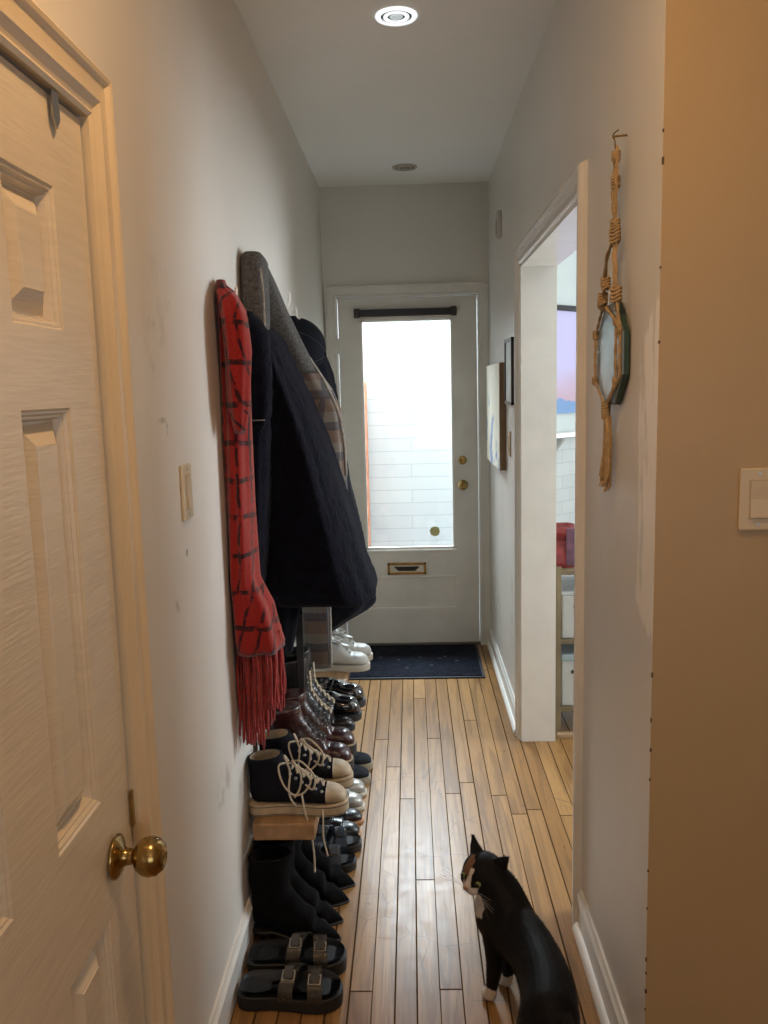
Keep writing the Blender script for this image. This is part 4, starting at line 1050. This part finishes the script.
fl = low_shoe('leather_flat', SH['black'], SH['gum'], L=.25, W=.040, toe=.030, solez=.010, collar_h=.05, vamp_x=.175, vamp_h=.052, namp=.002, lining='rub')
pair(fl, (-.452, 2.705, 0, .0), (-.448, 2.79, 0, .03), 'soft black leather flat on the floor below the shelf, nearer', 'soft black leather flat on the floor below the shelf, farther', 'shoe', 'shoes on the floor')
gs = low_shoe('grey_leather_shoe', SH['silver'], SH['wsole'], L=.255, W=.042, toe=.040, solez=.014, collar_h=.065, vamp_x=.15, laces=SH['white'], lining='tan')
pair(gs, (-.455, 2.89, 0, .0), (-.452, 2.99, 0, .03), 'silvery grey leather shoe on the floor, the nearer one', 'silvery grey leather shoe on the floor, the farther one', 'shoe', 'shoes on the floor')
so = low_shoe('slip_on_shoe', SH['darkcan'], SH['olive'], L=.27, W=.046, toe=.030, solez=.026, collar_h=.065, vamp_x=.20, vamp_h=.060, lining='darkcan')
pair(so, (-.458, 3.10, 0, .0), (-.454, 3.215, 0, .03), 'charcoal slip on with taupe sole on the floor, nearer one', 'charcoal slip on with taupe sole on the floor, farther one', 'shoe', 'shoes on the floor')
bp_ = None if True else low_shoe('black_dress_shoe', SH['patent'], SH['rub'], L=.25, W=.040, toe=.034, solez=.014, collar_h=.06, vamp_x=.165, vamp_h=.06, lining='rub')
# long lace ends trailing from the high top past the shelf edge
bm = bmesh.new()
tube(bm, [(.150, -.058, .075), (.158, -.060, .02), (.170, -.056, -.03), (.176, -.050, -.10), (.176, -.048, -.16)], .0028, 6, sm=6)
tube(bm, [(.205, -.055, .03), (.206, -.058, .0), (.204, -.054, -.05), (.214, -.05, -.11)], .0024, 6, sm=6)
obj('lace_end', bm, SH['lace'], ht, True)

# ------------------------------------------------------------------ clothes on the wall
def cloth(keys, folds=9, amp=.10, drift=4.0, seg=72, dz=.02, ex=2.4, seed=0, fuzz=0.0, twist=0.0, hem=.0, bottom_open=True, top_round=True):
    """keys = [(z, x_wall, x_out, y_c, y_r)] from bottom to top (ascending z)"""
    bm = bmesh.new(); uvl = bm.loops.layers.uv.new('UVMap')
    keys = sorted(keys); z0, z1 = keys[0][0], keys[-1][0]; n = max(6, int((z1-z0)/dz))
    rings = []; info = {}
    for i in range(n+1):
        z = z0+(z1-z0)*i/n
        xa, xb, yc, yr = interp(keys, z)
        cx, rx = (xa+xb)/2, (xb-xa)/2
        per = 2*(rx+yr)*1.6
        ring = []
        for k in range(seg):
            th = 2*PI*k/seg; c, s = math.cos(th), math.sin(th)
            e_ = 2/ex
            u = abs(c)**e_*(1 if c > 0 else -1); v = abs(s)**e_*(1 if s > 0 else -1)
            q = 1 + amp*(math.sin(folds*th+drift*z+seed)*.6 + math.sin((folds*1.7+.3)//1*th-drift*1.7*z+seed*2.1)*.4) + amp*.8*noise.noise(Vector((c*2+seed, s*2, z*3.0)))
            q *= 1 if c > -.6 else (1-.0)
            x = cx+rx*u*min(q, 1.25); y = yc+yr*v*q
            zz = z + hem*math.sin(3*th+seed)*max(0, 1-(z-z0)/.1) 
            if fuzz:
                f_ = noise.noise(Vector((x, y, z))*60)*fuzz; x += c*f_; y += s*f_
            x = max(x, LX+.001)
            vv = bm.verts.new((x, y, zz)); info[vv] = (th/(2*PI)*per, z); ring.append(vv)
        rings.append(ring)
    for i in range(n):
        for k in range(seg):
            k2 = (k+1) % seg
            f_ = bm.faces.new((rings[i][k], rings[i][k2], rings[i+1][k2], rings[i+1][k]))
            per = info[rings[i][1]][0]
            for l in f_.loops:
                uu, vv = info[l.vert]
                if k2 == 0 and l.vert in (rings[i][0], rings[i+1][0]): uu = per*seg
                l[uvl].uv = (uu, vv)
    # closed top, cupped bottom
    for ring, up in ((rings[-1], 1), (rings[0], -1)):
        c = sum((v.co for v in ring), Vector())/seg
        inner = []
        for v in ring:
            p = v.co*.72+c*.28; p.z = v.co.z + (.012 if up > 0 else .05)
            nv = bm.verts.new(p); info[nv] = info[v]; inner.append(nv)
        for k in range(seg):
            f_ = bm.faces.new((ring[k], ring[(k+1) % seg], inner[(k+1) % seg], inner[k]))
            for l in f_.loops: l[uvl].uv = info[l.vert]
        f_ = bm.faces.new(inner)
        for l in f_.loops: l[uvl].uv = info[l.vert]
    return bm
red = plaid_mat('red_wool_plaid', (.28, .016, .013), (.010, .006, .010), .058, .095, .011, .013)
red_f = mat('red_wool_fringe', (.32, .017, .014), .95, var=.35, vscale=60, bump=.5, bscale=300, sheen=.2)
def scarf():
    t = empty('plaid_scarf', (LX, 2.25, 1.78), 0, 'red fringed scarf with thin black plaid lines hanging on the left wall', 'scarf')
    keys = [(.83, -.474, -.350, 2.180, .095), (.86, -.474, -.355, 2.170, .09), (.95, -.474, -.375, 2.170, .085), (1.02, -.474, -.405, 2.160, .075), (1.22, -.474, -.408, 2.160, .07), (1.48, -.474, -.405, 2.160, .07),
            (1.62, -.474, -.402, 2.160, .07), (1.70, -.474, -.405, 2.160, .06), (1.75, -.474, -.428, 2.145, .045), (1.762, -.472, -.445, 2.135, .02)]
    put(obj('scarf_body', cloth(keys, 5, .10, 5, 64, .015, 2.2, 1.3), red, None, True), t)
    k2 = [(1.40, -.43, -.405, 2.072, .012), (1.46, -.440, -.392, 2.072, .03), (1.60, -.445, -.382, 2.077, .045), (1.68, -.450, -.388, 2.082, .05), (1.73, -.455, -.41, 2.092, .04), (1.752, -.465, -.44, 2.102, .02)]
    put(obj('scarf_fold', cloth(k2, 4, .12, 7, 40, .015, 2.2, 4.0), red, None, True), t)
    bm = bmesh.new()
    for k in range(120):
        th = 2*PI*k/120*1.0+random.uniform(-.05, .05); rr = random.uniform(.55, 1.0)
        x = -.412+.058*math.cos(th)*rr; y = 2.18+.088*math.sin(th)*rr
        x = max(x, LX+.006)
        L_ = .215+.10*random.random(); 
        if x > -.39: L_ *= .72
        zt = .865+random.uniform(-.01, .02)
        pts = [(x, y, zt)]
        px, py = x, y
        for q in range(1, 6):
            px += random.uniform(-.004, .004); py += random.uniform(-.005, .005); px = max(px, LX+.006)
            pts.append((px, py, zt-L_*q/5))
        tube(bm, pts, .0042, 6, r1=.003, sm=3)
    put(obj('fringe', bm, red_f, None, True), t)
scarf()
navy = mat('navy_fleece', (.0045, .0058, .0125), .98, var=.3, vscale=22, bump=.6, bscale=160, sheen=.03)
blk = mat('black_wool', (.005, .006, .011), .95, var=.3, vscale=20, bump=.4, bscale=160, sheen=.03)
nylon = mat('black_nylon', (.008, .009, .013), .85, var=.3, vscale=10, bump=.3, bscale=18)
def coats():
    t = empty('fleece_coat', (LX, 2.7, 1.70), 0, 'large dark navy fleece coat hanging in the middle of the wall hooks', 'coat')
    keys = [(.850, -.474, -.128, 2.74, .26), (.862, -.474, -.124, 2.73, .27), (.90, -.474, -.138, 2.72, .28), (.99, -.474, -.166, 2.70, .29), (1.14, -.474, -.204, 2.68, .29), (1.34, -.474, -.265, 2.66, .27), (1.47, -.474, -.312, 2.64, .25),
            (1.58, -.474, -.358, 2.60, .22), (1.65, -.474, -.385, 2.58, .19), (1.68, -.474, -.40, 2.56, .15), (1.70, -.474, -.43, 2.54, .08)]
    put(obj('coat_body', cloth(keys, 7, .035, 2, 120, .014, 3.4, .6, fuzz=.006, hem=.006), navy, None, True), t)
    k3 = [(1.40, -.474, -.40, 2.34, .03), (1.43, -.474, -.385, 2.35, .05), (1.55, -.474, -.378, 2.36, .06), (1.66, -.474, -.385, 2.38, .06), (1.70, -.474, -.41, 2.40, .04), (1.71, -.474, -.43, 2.41, .02)]
    put(obj('collar', cloth(k3, 3, .05, 5, 50, .014, 3.0, 2.1, fuzz=.005), navy, None, True), t)
    k4 = [(.92, -.474, -.44, 2.35, .05), (.945, -.474, -.43, 2.35, .06), (1.05, -.474, -.415, 2.36, .07), (1.2, -.474, -.40, 2.36, .07), (1.44, -.474, -.39, 2.37, .06), (1.5, -.474, -.41, 2.37, .04)]
    put(obj('sleeve', cloth(k4, 4, .06, 4, 50, .014, 2.8, 3.1, fuzz=.005), navy, None, True), t)
    k5 = [(.69, -.43, -.385, 2.56, .03), (.74, -.45, -.375, 2.56, .045), (.85, -.465, -.35, 2.56, .06), (1.0, -.465, -.34, 2.57, .06)]
    put(obj('sleeve', cloth(k5, 4, .08, 4, 44, .014, 2.4, 5.1, fuzz=.003), blk, None, True), t)
    put(obj('button', LT([(0, 0), (.011, 0), (.012, .003), (.009, .005), (0, .004)], 18, Matrix.Translation((-.445, 2.285, .952)) @ Matrix.Rotation(PI/2, 4, 'X')), M['plastic_dark'], None, True), t)
    put(obj('pocket_seam', TB([(-.440, 2.300, 1.425), (-.42, 2.294, 1.424), (-.395, 2.302, 1.424)], .0018, 6), mat('grey_zip', (.25, .25, .27), .4, .5), None, True), t)
    # belt end hanging below
    put(obj('belt_end', prism([(-.012, 0), (.012, 0), (.010, -.27), (-.010, -.27)], 0, .005, lambda a, b, q: (-.375+a, 2.66+q, .78+b)), M['plastic_dark']), t)
    # grey plaid jacket
    gp_ = plaid_mat('grey_brown_plaid', (.21, .195, .175), (.045, .048, .065), .115, .11, .020, .030, second=(.16, .105, .078), wob=.002, dash=(-.2, -.1))
    gt = mat('grey_tweed', (.105, .10, .095), .95, var=.55, vscale=120, bump=.7, bscale=300)
    sh = mat('sherpa_edge', (.36, .33, .29), .95, var=.3, vscale=60, bump=.8, bscale=200)
    t = empty('plaid_jacket', (LX, 2.95, 1.93), 0, 'grey and brown plaid jacket with grey hood hung behind the navy coat', 'jacket')
    kh = [(1.66, -.474, -.400, 2.46, .045), (1.72, -.474, -.398, 2.47, .05), (1.82, -.474, -.402, 2.49, .06), (1.865, -.474, -.404, 2.50, .065), (1.876, -.474, -.406, 2.51, .062), (1.882, -.474, -.412, 2.51, .055)]
    put(obj('hood', cloth(kh, 2, .03, 4, 50, .014, 3.2, .4), gt, None, True), t)
    kc = [(1.56, -.462, -.318, 2.95, .045), (1.60, -.462, -.332, 2.93, .06), (1.68, -.465, -.364, 2.87, .06), (1.76, -.468, -.392, 2.79, .055), (1.83, -.47, -.410, 2.71, .045), (1.88, -.472, -.425, 2.64, .035), (1.895, -.472, -.435, 2.60, .02)]
    put(obj('collar', cloth(kc, 4, .05, 6, 50, .012, 2.4, 3.3), gt, None, True), t)
    kb_ = [(.90, -.46, -.22, 3.03, .05), (1.10, -.46, -.232, 3.03, .05), (1.20, -.46, -.236, 3.03, .05), (1.30, -.46, -.236, 3.03, .05), (1.43, -.46, -.250, 3.02, .05), (1.50, -.46, -.275, 3.01, .05), (1.58, -.46, -.325, 3.00, .055), (1.66, -.46, -.370, 2.96, .06), (1.74, -.465, -.405, 2.88, .06), (1.80, -.468, -.43, 2.80, .05), (1.83, -.47, -.44, 2.76, .02)]
    put(obj('jacket_body', cloth(kb_, 6, .06, 4, 80, .012, 2.2, 1.9), gp_, None, True), t)
    bm = bmesh.new(); tube(bm, [(-.400, 2.86, 1.74), (-.358, 2.92, 1.64), (-.300, 2.95, 1.54), (-.255, 2.985, 1.43), (-.236, 2.985, 1.32), (-.232, 2.985, 1.20)], .0055, 8)
    put(obj('sherpa_trim', bm, sh, None, True), t)
    bm = bmesh.new(); tube(bm, [(-.410, 2.436, 1.84), (-.404, 2.428, 1.77), (-.402, 2.414, 1.70), (-.402, 2.41, 1.665)], .0030, 8)
    put(obj('sherpa_trim', bm, sh, None, True), t)
    kl = [(.525, -.395, -.300, 2.93, .045), (.55, -.397, -.298, 2.93, .05), (.75, -.398, -.297, 2.93, .05), (.95, -.41, -.28, 2.95, .05), (1.05, -.42, -.27, 2.98, .05)]
    put(obj('sleeve', cloth(kl, 3, .03, 4, 50, .014, 3.2, 2.2), gp_, None, True), t)
    bm = bmesh.new(); tube(bm, [(-.300, 2.89, .53), (-.297, 2.885, .65), (-.296, 2.885, .78)], .005, 8)
    put(obj('sherpa_trim', bm, sh, None, True), t)
    # far black coat
    t = empty('wool_coat', (LX, 3.3, 1.78), 0, 'long black coat hanging at the far end of the hooks', 'coat')
    kf = [(.50, -.44, -.39, 3.34, .06), (.54, -.455, -.33, 3.34, .10), (.60, -.46, -.25, 3.33, .15), (.645, -.465, -.178, 3.32, .18), (.675, -.465, -.150, 3.32, .20), (.75, -.47, -.165, 3.32, .20), (.95, -.472, -.20, 3.31, .20), (1.15, -.472, -.240, 3.3, .19), (1.35, -.472, -.262, 3.3, .17), (1.57, -.472, -.300, 3.3, .14), (1.68, -.472, -.34, 3.3, .11), (1.74, -.472, -.39, 3.3, .07), (1.77, -.47, -.42, 3.3, .03)]
    put(obj('coat_body', cloth(kf, 6, .05, 3, 90, .014, 2.3, 1.1, fuzz=.002, hem=.0), blk, None, True), t)
    ks = [(.50, -.43, -.375, 3.16, .03), (.6, -.44, -.35, 3.16, .05), (.8, -.45, -.32, 3.16, .05), (1.0, -.45, -.32, 3.18, .05)]
    put(obj('sleeve', cloth(ks, 3, .06, 4, 40, .014, 2.4, 1.2), blk, None, True), t)
    # black cap
    t = empty('baseball_cap', (-.335, 3.20, 1.66), 0, 'black rounded cap hung above the far black coat', 'cap')
    bm = bmesh.new(); prof = [(.098*math.cos(a), .098*math.sin(a)*1.05) for a in [PI/2*i/10 for i in range(11)]]
    prof[-1] = (0, .103)
    lathe(bm, prof+[], 36, None)
    r_in = [(0, .096)]+[(.092*math.sin(a), .092*math.cos(a)) for a in [PI/2*i/8 for i in range(1, 9)]]
    lathe(bm, r_in, 36, None)
    mt = Matrix.Translation((-.088, 0, 0)) @ Matrix.Rotation(PI/2+.25, 4, 'Y') @ Matrix.Scale(1.10, 4)
    bmesh.ops.transform(bm, matrix=mt, verts=bm.verts)
    crown = obj('crown', bm, nylon, t, True)
    bm = bmesh.new()
    for k in range(6):
        a = k*PI/3; tube(bm, [mt @ Vector((.0992*math.cos(b)*math.cos(a), .0992*math.cos(b)*math.sin(a), .104*math.sin(b))) for b in [PI/2*i/8 for i in range(9)]], .0012, 5, sm=1)
    obj('seam', bm, mat('black_stitch', (.03, .03, .035), .8), t, True)
    obj('top_button', LT([(0, 0), (.008, 0), (.007, .005), (0, .007)], 14, mt @ Matrix.Translation((0, 0, .102))), nylon, crown, True)
    bm = bmesh.new(); g = []
    for i in range(13):
        a = -1.0+2.0*i/12
        row = []
        for j, rr in enumerate((.094, .12, .145, .16)):
            lim = rr if j == 0 else .094+(rr-.094)*math.cos(a*1.35)**.6
            row.append(bm.verts.new(mt @ Vector((lim*math.cos(a), lim*math.sin(a)*.98, .006-.010*j*.4-abs(a)*.01))))
        g.append(row)
    for a_, b_ in zip(g, g[1:]):
        for j in range(3): bm.faces.new((a_[j], a_[j+1], b_[j+1], b_[j]))
    bmesh.ops.solidify(bm, geom=bm.faces[:], thickness=.004)
    obj('visor', bm, nylon, t, True)
coats()
def wall_hook(y, z, label, up=.03):
    t = empty('coat_hook', (LX, y, z), 0, label, 'coat hook', 'coat hooks on the left wall')
    obj('hook_plate', BX(0, .004, -.010, .010, -.035, .035, bev=.001), M['trim_white'], t)
    obj('hook_arm', TB([(.003, 0, -.01), (.025, 0, -.022), (.045, 0, -.010), (.05, 0, .02), (.048, 0, up)], .0035, 8), M['trim_white'], t, True)
wall_hook(2.150, 1.735, 'white coat hook holding the red scarf', .02)
wall_hook(2.53, 1.81, 'white coat hook under the grey hood', .02)
wall_hook(3.12, 1.815, 'white coat hook with its tip showing above the plaid jacket', .035)
wall_hook(3.30, 1.765, 'white coat hook above the far black coat', .05)

# ------------------------------------------------------------------ cat
def cat():
    bm = bmesh.new()
    def ell(c, r, ax=None, seg=20):
        """ellipsoid; ax = direction of its long (x) axis"""
        rr = bmesh.ops.create_uvsphere(bm, u_segments=seg, v_segments=seg//2+2, radius=1.0)
        m = Matrix.Diagonal((*r, 1))
        if ax is not None: m = Vector(ax).to_track_quat('X', 'Z').to_matrix().to_4x4() @ m
        m = Matrix.Translation(c) @ m
        for v in rr['verts']: v.co = m @ v.co
    def limb(pts, radii, seg=14):
        pts = [Vector(p) for p in pts]
        n = len(pts)
        for i in range(n-1):
            for k in range(7):
                s = k/6; p = pts[i].lerp(pts[i+1], s); r = radii[i]+(radii[i+1]-radii[i])*s
                rr = bmesh.ops.create_icosphere(bm, subdivisions=2, radius=r)
                for v in rr['verts']: v.co += p
    # torso from chest (far) to rump (near)
    F = Vector((.198, 1.915, .205)); Rm = Vector((.270, 1.60, .205)); ax = (Rm-F).normalized()
    side = Vector((ax.y, -ax.x, 0)).normalized()
    SP = catmull([(.178, 1.975, .195), (.195, 1.935, .205), (.232, 1.865, .207), (.260, 1.78, .204), (.270, 1.68, .204), (.262, 1.60, .202), (.260, 1.565, .195)], 16)
    TK = ((0, .040, .052, .0), (.12, .056, .070, .0), (.28, .058, .072, .0), (.5, .056, .068, -.002), (.7, .060, .070, .0), (.85, .062, .072, .0), (1.0, .046, .056, -.004))
    for i, p in enumerate(SP):
        rw, rh, dz = interp(TK, i/(len(SP)-1)); a_ = (SP[min(i+1, len(SP)-1)]-SP[max(i-1, 0)]).normalized()
        ell(p, (.034, rw, rh), a_)
    # neck up to the head
    H = Vector((.157, 1.953, .315))
    limb([F+Vector((.02, -.02, .025)), Vector((.198, 1.925, .275)), H+Vector((.016, -.012, -.006))], [.058, .052, .045])
    ell(Vector((.172, 1.962, .215)), (.038, .036, .060))
    fd = Vector((-.73, -.66, -.15)).normalized()     # where it looks
    rt = Vector((0, 0, 1)).cross(fd).normalized(); upv = fd.cross(rt).normalized()
    # roll the head
    q = Matrix.Rotation(-.10, 3, fd); rt = q @ rt; upv = q @ upv
    HS = 1.25
    def HP(f_, r_, u_): return H + (fd*f_ + rt*r_ + upv*u_)*HS
    def hell(c, r):
        rr = bmesh.ops.create_uvsphere(bm, u_segments=22, v_segments=14, radius=1.0)
        R_ = Matrix((fd, rt, upv)).transposed()
        for v in rr['verts']: v.co = HP(*c) + R_ @ Vector((v.co.x*r[0], v.co.y*r[1], v.co.z*r[2]))*HS
    hell((0, 0, 0), (.042, .043, .038)); hell((.010, .020, -.012), (.028, .022, .019)); hell((.010, -.020, -.012), (.028, .022, .019))
    hell((.030, 0, -.006), (.022, .015, .013)); hell((.037, .0075, -.014), (.013, .011, .0095)); hell((.037, -.0075, -.014), (.013, .011, .0095)); hell((.034, 0, -.022), (.011, .010, .007))
    for s in (-1, 1):     # ears: hollow cones
        bs_, tp_ = Vector((-.012, s*.025, .015)), Vector((-.022, s*.048, .052))
        for i in range(15):
            k = i/14; rad = .0215*(1-k)**.85+.0012
            c_ = bs_.lerp(tp_, k)
            hell(tuple(c_), (max(.0035, rad*.38), rad*.95, rad))
    # legs
    for (px, py, ofs) in ((.168, 1.905, -.028), (.213, 1.955, .026)):
        sp = F + side*(-ofs*1.0) + Vector((0, 0, -.02))
        sp = Vector((px+.012, py-.004, .185))
        limb([sp, Vector((px+.010, py-.012, .115)), Vector((px+.003, py, .045)), Vector((px, py+.0, .020))], [.034, .023, .0155, .0150])
        ell(Vector((px-.006, py+.012, .013)), (.022, .0165, .0125), (-.35, .9, 0))
    for s in (-1, 1):
        c0 = Rm.lerp(F, .12) + side*s*.016 + Vector((.006, 0, 0))
        limb([c0+Vector((0, 0, -.02)), c0+side*s*.010-ax*.050+Vector((0, 0, -.09)), c0+side*s*.008+ax*.030+Vector((0, 0, -.14)), c0+side*s*.008-ax*.004+Vector((0, 0, -.190))], [.048, .030, .018, .015])
        ell(c0+side*s*.008-ax*.020+Vector((0, 0, -.192)), (.025, .016, .012), -ax)
    # tail trailing toward the camera
    limb([Rm+ax*.05+Vector((0, 0, .03)), Rm+ax*.12+Vector((.01, 0, .02)), Rm+ax*.20+Vector((.03, 0, -.05)), Rm+ax*.27+Vector((.05, 0, -.10))], [.020, .015, .013, .010])
    bmesh.ops.recalc_face_normals(bm, faces=bm.faces)
    me = bpy.data.meshes.new('tmp'); bm.to_mesh(me); bm.free()
    o = bpy.data.objects.new('tmp', me); COL.objects.link(o)
    r = o.modifiers.new('r', 'REMESH'); r.mode = 'VOXEL'; r.voxel_size = .0032
    s_ = o.modifiers.new('s', 'SMOOTH'); s_.factor = .6; s_.iterations = 5
    dg = bpy.context.evaluated_depsgraph_get(); ev = o.evaluated_get(dg)
    body = bpy.data.meshes.new_from_object(ev, depsgraph=dg)
    bpy.data.objects.remove(o)
    # short fur standing along the coat
    fb = bmesh.new(); fb.from_mesh(body)
    minz = min(v.co.z for v in fb.verts)
    for v in fb.verts: v.co.z -= minz
    fb.normal_update()
    base = [(v.co.copy(), v.normal.copy()) for v in fb.verts]
    rng = random.Random(3)
    for p, n_ in rng.sample(base, min(len(base), 15000)):
        if p.z < .02: continue
        loc = p - H
        hd = loc.length < .055
        flow = (ax if not hd else -fd)
        if p.z < .15: flow = Vector((0, 0, -1))
        d = (n_*.55 + (flow - n_*flow.dot(n_))*1.0 + Vector((rng.uniform(-.25, .25), rng.uniform(-.25, .25), rng.uniform(-.25, .25)))).normalized()
        ln = (.0035 if hd else .007)*rng.uniform(.6, 1.2)
        t_ = d.cross(n_)
        if t_.length < 1e-4: continue
        t_.normalize(); w_ = .0006
        a = fb.verts.new(p+t_*w_-n_*.0008); b = fb.verts.new(p-t_*w_-n_*.0008); c = fb.verts.new(p+d*ln)
        fb.faces.new((a, b, c))
    me = bpy.data.meshes.new('body'); fb.to_mesh(me); fb.free()
    ca = me.color_attributes.new('Coat', 'FLOAT_COLOR', 'POINT')
    black, white, orange = (.0045, .0042, .0045), (.58, .53, .46), (.16, .085, .04)
    for i, v in enumerate(me.vertices):
        p = v.co; l = (p-H)/HS; f_, r_, u_ = l.dot(fd), l.dot(rt), l.dot(upv)
        nz = noise.noise(p*45)*.5
        col = black
        if l.length < .085:
            w_line = .005 + .34*max(0, .008-u_)      # blaze widening to the muzzle
            if f_ > .016 and abs(r_+.001) < w_line+nz*.002 and u_ < .026: col = white
            if f_ > .028 and u_ < -.004 and abs(r_) < .019: col = white
            if f_ > .002 and u_ < -.020 and abs(r_) < .022: col = white
            if f_ > .028 and u_ < -.020 and r_*ORS > -.002: col = black
            if f_ > .004 and .010 < u_ < .034 and .004 < r_*ORS < .024+nz*.01: col = orange
            if f_ > .02 and -.004 < u_ < .006 and .013 < r_*ORS < .022: col = orange
        # bib and chest
        ch = p-Vector((.163, 1.965, .245))
        if ch.length < .055+nz*.014 and l.length > .03 and (p.x < .172 or p.y > 1.975) and u_ < -.01: col = white
        if p.z < .042+nz*.02 and p.z > -.01 and p.y > 1.85: col = white
        if p.z < .035 and p.y <= 1.85: col = white
        if .15 < p.z < .20 and p.x < .170 and p.y > 1.9 and nz > .12: col = orange
        ca.data[i].color = (*col, 1)
    m, nt, b = nodes('cat_fur')
    at = N(nt, 'ShaderNodeVertexColor', layer_name='Coat')
    nt.links.new(at.outputs[0], b.inputs['Base Color']); b.inputs['Roughness'].default_value = .6
    b.inputs['Specular IOR Level'].default_value = .16
    b.inputs['Sheen Weight'].default_value = .02
    for pl in me.polygons: pl.use_smooth = True
    t = empty('cat', (.24, 1.78, 0), 0, 'black cat with white muzzle and paws standing on the floor, looking back', 'cat')
    put(link('body', me, m), t)
    dz = -minz
    R3 = Matrix((fd, rt, upv)).transposed().to_4x4()
    for s in (-1, 1):
        c = HP(.0340, s*.0180, .0045); c.z += dz
        e1 = obj('eye', LT([(.0066*HS*math.sin(a), .0066*HS*math.cos(a)) for a in [PI*i/12 for i in range(13)]], 20, Matrix.Translation(c) @ R3 @ Matrix.Rotation(PI/2, 4, 'Y')), mat('yellow_green_iris', (.20, .22, .09), .08, var=.3, vscale=200), None, True)
        put(e1, t)
        pu = obj('pupil', LT([(0, 0), (.0052, -.0008), (.0036, .0010), (0, .0018)], 16, Matrix.Translation(c+(fd+rt*s*.25).normalized()*.0060*HS) @ R3 @ Matrix.Rotation(PI/2, 4, 'Y') @ Matrix.Diagonal((1.3, .7, 1, 1))), mat('black_pupil', (.002, .002, .002), .05), None, True)
        pu.parent = e1
    c = HP(.050, 0, -.006); c.z += dz
    bn = bmesh.new(); rr = bmesh.ops.create_uvsphere(bn, u_segments=14, v_segments=10, radius=1.0)
    for v in rr['verts']: v.co = c + R3.to_3x3() @ Vector((v.co.x*.0042, v.co.y*(.0062+.0016*v.co.z), v.co.z*.0042))
    put(obj('nose', bn, mat('pink_nose', (.42, .16, .13), .35), None, True), t)
    bn = bmesh.new()
    for s in (-1, 1):
        for k in range(6):
            st_ = HP(.044, s*.009, -.012-.0022*(k % 3)); en = HP(.050, s*(.052+.004*k), -.022+.009*(k % 4))
            st_.z += dz; en.z += dz; mid = st_.lerp(en, .5)+upv*.004
            tube(bn, [st_, mid, en], .00035, 4, r1=.00015)
    put(obj('whiskers', bn, mat('white_whisker', (.8, .8, .78), .4), None, True), t)
ORS = -1
cat()
